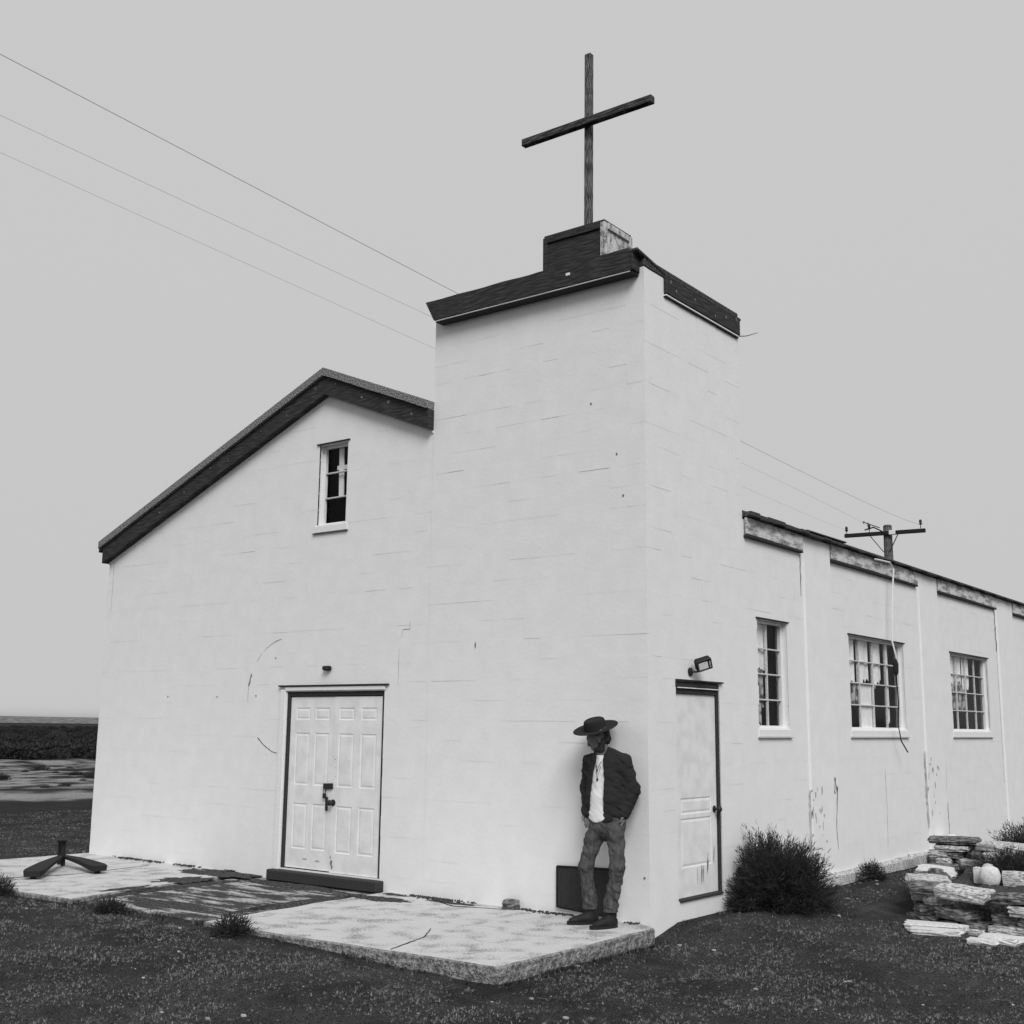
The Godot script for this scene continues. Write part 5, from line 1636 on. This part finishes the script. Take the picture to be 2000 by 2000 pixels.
	body_mesh(js, [
		[pel + Vector3(-0.01, -0.005, 0.0), pel + Vector3(-0.015, 0.16, 0.0), 0.182, 0.186, flat], [pel + Vector3(-0.015, 0.16, 0.0), chest + Vector3(0.005, 0.05, -0.005), 0.186, 0.198, flat],
		[chest + Vector3(0, 0.05, 0), neck - Vector3(0, 0.035, 0.012), 0.19, 0.100, flat],
		[neck + Vector3(0.03, -0.045, -0.045), neck + Vector3(0.025, 0.035, -0.040), 0.045, 0.030], [neck + Vector3(0.07, -0.03, 0.0), neck + Vector3(0.055, 0.02, 0.01), 0.036, 0.022], [neck + Vector3(-0.075, -0.045, 0.01), neck + Vector3(-0.06, 0.0, 0.02), 0.036, 0.022],
		[shL + Vector3(0.02, 0.0, 0), elL, 0.080, 0.066], [elL, wrL.lerp(haL, 0.45), 0.066, 0.048],
		[shR + Vector3(-0.02, 0.0, 0), elR, 0.086, 0.078], [elR, wrR.lerp(haR, 0.4), 0.078, 0.054]],
		0.008, 0.035, open, 0.014, 8.0)
	commit("jacket", js, M.jacket, o)
	# ---- jeans
	var jn := new_st()
	body_mesh(jn, [
		[pel + Vector3(0, 0.0, 0), pel + Vector3(0, -0.06, 0), 0.148, 0.150, Vector3(1, 1, 1.35)],
		[hipL, knL, 0.088, 0.066], [knL, anL + Vector3(0, 0.06, 0), 0.066, 0.058], [anL + Vector3(0, 0.075, 0), anL + Vector3(0, 0.04, 0), 0.062, 0.060],
		[hipR, knR, 0.088, 0.066], [knR, anR + Vector3(0, 0.08, 0), 0.066, 0.057], [anR + Vector3(0, 0.09, 0), anR + Vector3(0, 0.05, 0), 0.061, 0.059]],
		0.0075, 0.025, func(q: Vector3) -> float: return maxf(0.125 - q.y, q.y - 0.955), 0.016, 7.0)
	commit("jeans", jn, M.jeans, o)
	# rolled cuffs
	for a in [anL, anR]:
		var cs := new_st()
		var n := 18
		for i in n:
			var q := []
			for e in [[i, 0.0], [i + 1, 0.0], [i + 1, 1.0], [i, 1.0]]:
				var an: float = TAU * e[0] / n
				var rr: float = 0.065 + 0.004 * sin(an * 3.0) - 0.003 * e[1]
				q.append(a + Vector3(cos(an) * rr, 0.02 + 0.045 * e[1], sin(an) * rr))
			quad(cs, q[0], q[1], q[2], q[3], (q[0] + q[1]) * 0.5 - a)
			var q2 := [q[0], q[1], q[1].lerp(a + Vector3(0, 0.02, 0), 0.15), q[0].lerp(a + Vector3(0, 0.02, 0), 0.15)]
			quad(cs, q2[0], q2[1], q2[2], q2[3], Vector3.DOWN)
			var q3 := [q[3], q[2], q[2].lerp(a + Vector3(0, 0.065, 0), 0.12), q[3].lerp(a + Vector3(0, 0.065, 0), 0.12)]
			quad(cs, q3[0], q3[1], q3[2], q3[3], Vector3.UP)
		commit("cuff", cs, M.jeans, o)
	# ---- boots
	for b in [[anL, Vector3(-0.405, 0, 0.300), Vector3(-0.560, 0, 0.485)], [anR, Vector3(-0.172, 0, 0.350), Vector3(-0.252, 0, 0.555)]]:
		var heel: Vector3 = b[1]
		var toe: Vector3 = b[2]
		var an: Vector3 = b[0]
		var d := (toe - heel).normalized()
		var bs := new_st()
		body_mesh(bs, [[an + Vector3(0, 0.09, 0), heel + Vector3(0, 0.075, 0) + d * 0.02, 0.050, 0.046], [heel + Vector3(0, 0.045, 0), heel + Vector3(0, 0.05, 0) + d * 0.07, 0.040, 0.044], [heel + Vector3(0, 0.055, 0) + d * 0.07, toe + Vector3(0, 0.03, 0) - d * 0.03, 0.048, 0.030]],
			0.006, 0.025, func(q: Vector3) -> float: return 0.018 - q.y, 0.004, 18.0)
		var bt := commit("boot", bs, M.boot, o)
		var so := new_st()
		var sd := Vector3(-d.z, 0, d.x)
		var pr := PackedVector2Array()
		for k in 24:
			var a := TAU * k / 24
			var along := 0.105 + cos(a) * 0.150
			var wd := 0.046 * (0.85 if cos(a) < -0.3 else 1.0) * sin(a)
			var pt := heel + d * along + sd * wd
			pr.append(Vector2(pt.x, -pt.z))
		block_geo(so, Transform3D(Basis(Vector3.RIGHT, Vector3.FORWARD, Vector3.UP), Vector3(0, 0.030, 0)), pr, 0.004, 0.004, 0.0)
		commit("sole", so, M.boot, bt)
	# ---- hat: flat crown, wide stiff brim
	var hn := Vector3(-0.05, 1.0, 0.36).normalized()
	var hx := Vector3(0.8, 0.0, -0.6)
	hx = (hx - hn * hx.dot(hn)).normalized()
	var hb := Basis(hx, hn, hx.cross(hn))
	var ht := Transform3D(hb, Vector3(-0.412, 1.718, 0.262))
	var curl := func(q: Vector3) -> Vector3:
		var r := Vector2(q.x, q.z).length()
		if r > 0.12:
			q.y += 0.55 * (r - 0.12) * (r - 0.12) * (1.0 + 0.6 * absf(q.x / r))
		return q
	var cr := new_st()
	lathe(cr, ht, [Vector2(0.108, 0.0), Vector2(0.107, 0.03), Vector2(0.102, 0.062), Vector2(0.095, 0.082), Vector2(0.082, 0.090), Vector2(0.060, 0.088), Vector2(0.001, 0.086)], 36)
	var hat := commit("hat", cr, M.felt, o)
	var br := new_st()
	lathe(br, ht, [Vector2(0.085, -0.002), Vector2(0.12, -0.003), Vector2(0.16, -0.003), Vector2(0.195, -0.002), Vector2(0.212, 0.0), Vector2(0.213, 0.003), Vector2(0.195, 0.003), Vector2(0.16, 0.002), Vector2(0.12, 0.002), Vector2(0.101, 0.003)], 48, curl)
	commit("brim", br, M.felt, hat)
	var bd := new_st()
	lathe(bd, ht, [Vector2(0.1085, 0.002), Vector2(0.1105, 0.004), Vector2(0.1095, 0.024), Vector2(0.1075, 0.026)], 36)
	commit("band", bd, M.dark, hat)
	# ---- two cords with pendants
	for pd in [[0.09, 0.012], [0.165, 0.017]]:
		var ns := new_st()
		var low := Vector3(-0.352, 1.445 - pd[0], 0.330)
		var l0 := neck + Vector3(-0.055, -0.010, 0.045)
		var r0 := neck + Vector3(0.045, -0.010, 0.050)
		tube(ns, [l0, l0.lerp(low, 0.5) + Vector3(0, 0, 0.012), low, r0.lerp(low, 0.5) + Vector3(0, 0, 0.012), r0], [0.0025], 5)
		var neckl := commit("necklace", ns, M.dark, o)
		var ps := new_st()
		lathe(ps, Transform3D(Basis.IDENTITY, low - Vector3(0, pd[1] * 2.0, 0)), [Vector2(0.001, 0), Vector2(pd[1] * 0.6, pd[1] * 0.8), Vector2(pd[1] * 0.45, pd[1] * 1.6), Vector2(0.001, pd[1] * 2.1)], 8)
		commit("pendant", ps, M.dark, neckl)

# ================================================================ dry grass, pebbles
func on_slab(x: float, z: float) -> bool:
	return (x > -9.1 and x < 0.18 and z < 2.66 - 0.02 * (x + 3.0) and z > -16.4) or (x > 0.9 and x < 3.4 and z < -2.2 and z > -6.4)

func scatter(called: String, mesh: Mesh, m: Material, xf: Array, cols: PackedColorArray, label: String, category: String) -> void:
	var mm := MultiMesh.new()
	mm.transform_format = MultiMesh.TRANSFORM_3D
	mm.use_colors = cols.size() > 0
	mm.mesh = mesh
	mm.instance_count = xf.size()
	for i in xf.size():
		mm.set_instance_transform(i, xf[i])
		if cols.size() > 0:
			mm.set_instance_color(i, cols[i])
	var o := MultiMeshInstance3D.new()
	o.name = named(called)
	o.multimesh = mm
	o.material_override = m
	add_child(o)
	o.set_meta("kind", "stuff")
	tag(o, label, category)

func build_litter() -> void:
	var r := RandomNumberGenerator.new()
	r.seed = 9
	# a tuft of short dry blades
	var st := new_st()
	for i in 7:
		var a := r.randf() * TAU
		var lean := r.randf_range(0.35, 1.25)
		var l := r.randf_range(0.5, 1.0)
		var d := Vector3(cos(a) * sin(lean), cos(lean), sin(a) * sin(lean))
		var sd := Vector3(-sin(a), 0, cos(a)) * 0.045
		var b := Vector3(r.randf_range(-0.25, 0.25), -0.05, r.randf_range(-0.25, 0.25))
		var mid := b + d * l * 0.6
		var tip := b + d * l + Vector3(cos(a), -0.4, sin(a)) * 0.12
		var n := d.cross(sd).normalized()
		tri(st, b - sd, b + sd, mid + sd * 0.8, n)
		tri(st, b - sd, mid + sd * 0.8, mid - sd * 0.8, n)
		tri(st, mid - sd * 0.8, mid + sd * 0.8, tip, n)
	var tuft := st.commit()
	var gm := mat(1.0, 1.0)
	gm.vertex_color_use_as_albedo = true
	var xf := []
	var cols := PackedColorArray()
	var tries := 0
	while xf.size() < 170000 and tries < 700000:
		tries += 1
		var x := r.randf_range(-16.0, 6.0)
		var z := r.randf_range(-9.0, 8.0)
		if on_slab(x, z) or (x < -0.02 and x > -8.6 and z < 0.0):
			continue
		var dist := Vector2(x - 5.7, z - 9.6).length()
		if r.randf() > clampf(10.0 / dist, 0.3, 1.0):
			continue
		var dens := fn.get_noise_2d(x * 2.2 + 11.0, z * 2.2) + 0.6 * fn.get_noise_2d(x * 9.0, z * 9.0 + 5.0)
		if dens + r.randf_range(-0.35, 0.35) < -0.10:
			continue
		var s := r.randf_range(0.010, 0.032) * (1.0 + 0.5 * maxf(dens, 0.0))
		xf.append(Transform3D(Basis.from_euler(Vector3(0, r.randf() * TAU, 0)).scaled(Vector3(s, s * r.randf_range(0.4, 1.0), s)), Vector3(x, gh(x, z), z)))
		var v := lerpf(0.035, 0.36, pow(r.randf(), 2.0))
		cols.append(Color(v, v, v))
	for i in 2600:       # taller growth where slab and wall meet the dirt
		var e := r.randi() % 4
		var x := 0.0
		var z := 0.0
		if e == 0:
			x = r.randf_range(-9.0, 0.2)
			z = 2.60 - 0.035 * (x + 5.0) + absf(r.randfn()) * 0.05
		elif e == 1:
			x = 0.17 + absf(r.randfn()) * 0.04
			z = r.randf_range(0.0, 2.4)
		elif e == 2:
			x = 0.05 + absf(r.randfn()) * 0.05
			z = r.randf_range(-9.0, 0.05)
		else:
			x = r.randf_range(-5.2, -3.1)
			z = 2.45 + r.randfn() * 0.06
		if fn.get_noise_2d(x * 6.0 + 80.0, z * 6.0) + 0.3 * r.randfn() < 0.05:
			continue
		var s := r.randf_range(0.02, 0.06)
		xf.append(Transform3D(Basis.from_euler(Vector3(0, r.randf() * TAU, 0)).scaled(Vector3(s, s, s)), Vector3(x, gh(x, z), z)))
		var v := lerpf(0.02, 0.16, pow(r.randf(), 2.5))
		cols.append(Color(v, v, v))
	scatter("grass", tuft, gm, xf, cols, "short dry grass and stubble on the dark ground", "grass")
	# pebbles
	var pb := stone_mesh(Vector3.ONE, 300)
	var px := []
	var pc := PackedColorArray()
	while px.size() < 2600:
		var x := r.randf_range(-14.0, 6.0)
		var z := r.randf_range(-9.0, 8.0)
		if on_slab(x, z) or (x < -0.02 and x > -8.6 and z < 0.0):
			continue
		var s := 0.006 + 0.022 * pow(r.randf(), 4.0)
		px.append(Transform3D(Basis.from_euler(Vector3(0, r.randf() * TAU, 0)).scaled(Vector3(s * 1.4, s * 0.7, s)), Vector3(x, gh(x, z) + s * 0.1, z)))
		var v := lerpf(0.08, 0.42, pow(r.randf(), 2.0))
		pc.append(Color(v, v, v))
	scatter("gravel", pb, gm, px, pc, "scattered pale pebbles on the dark ground", "gravel")

# ================================================================ the plain behind, to the left
func build_plain() -> void:
	var r := RandomNumberGenerator.new()
	r.seed = 21
	# a scrub clump of many small leaves
	var st := new_st()
	for i in 620:
		var a := r.randf() * TAU
		var e := asin(r.randf())
		var d := Vector3(cos(a) * cos(e), sin(e), sin(a) * cos(e)) * pow(r.randf(), 0.4)
		var g := (d + Vector3(r.randfn(), r.randfn(), r.randfn()) * 0.5).normalized()
		var sd := g.cross(Vector3(r.randfn(), r.randfn(), r.randfn())).normalized() * 0.055
		tri(st, d - sd, d + sd, d + g * 0.22, g.cross(sd).normalized())
	var clump := st.commit()
	var lm := mat(1.0, 1.0)
	lm.vertex_color_use_as_albedo = true
	var xf := []
	var cols := PackedColorArray()
	var put_scrub := func(s: float, t: float, size: float, tone: float) -> void:
		var x := 5.7 - 0.857 * s + 0.514 * t
		var z := 9.6 - 0.514 * s - 0.857 * t
		xf.append(Transform3D(Basis.from_euler(Vector3(0, r.randf() * TAU, 0)).scaled(Vector3(size * 1.5, size, size * 1.5)), Vector3(x, gh(x, z) - 0.03, z)))
		cols.append(Color(tone, tone, tone))
	for i in 6500:
		var s := 62.0 + 360.0 * pow(r.randf(), 1.7)
		put_scrub.call(s, r.randf_range(-0.75, 0.75) * s, r.randf_range(0.25, 0.75), r.randf_range(0.02, 0.045))
	for i in 420:
		var s := r.randf_range(35.0, 62.0)
		var t := r.randf_range(-0.7, 0.7) * s
		if fn.get_noise_2d(s * 1.2, t * 0.8 + 40.0) < 0.05:
			continue
		put_scrub.call(s, t, r.randf_range(0.08, 0.26), r.randf_range(0.025, 0.06))
	scatter("scrub", clump, lm, xf, cols, "dark desert scrub spread over the plain behind the church", "scrub")
	# long low rise at the skyline, distance haze painted into its grey
	var hs := new_st()
	var n := 90
	var prev := []
	for i in n + 1:
		var a := lerpf(-1.9, 1.9, float(i) / n)
		var base := Vector3(-0.857, 0, -0.514).rotated(Vector3.UP, a)
		var h := 11.5 + 3.0 * fn.get_noise_1d(a * 30.0)
		var ring := [Vector3(5.7, -1.0, 9.6) + base * 1900.0, Vector3(5.7, h * 0.7, 9.6) + base * 2150.0, Vector3(5.7, h, 9.6) + base * 2400.0, Vector3(5.7, -1.0, 9.6) + base * 3000.0]
		if i > 0:
			for k in 3:
				quad(hs, prev[k], ring[k], ring[k + 1], prev[k + 1], Vector3.UP)
		prev = ring
	var hm := tmat(tone_tex(noise_image(256, 0.04, 4, 61), 0.06, 0.24, 0.5, 2.2), Vector3.ONE * 0.006, 1.0)
	var ho := commit("hills", hs, hm, self)
	ho.set_meta("kind", "structure")
	ho.set_meta("label", "low rise along the far skyline, greyed to paint in haze")
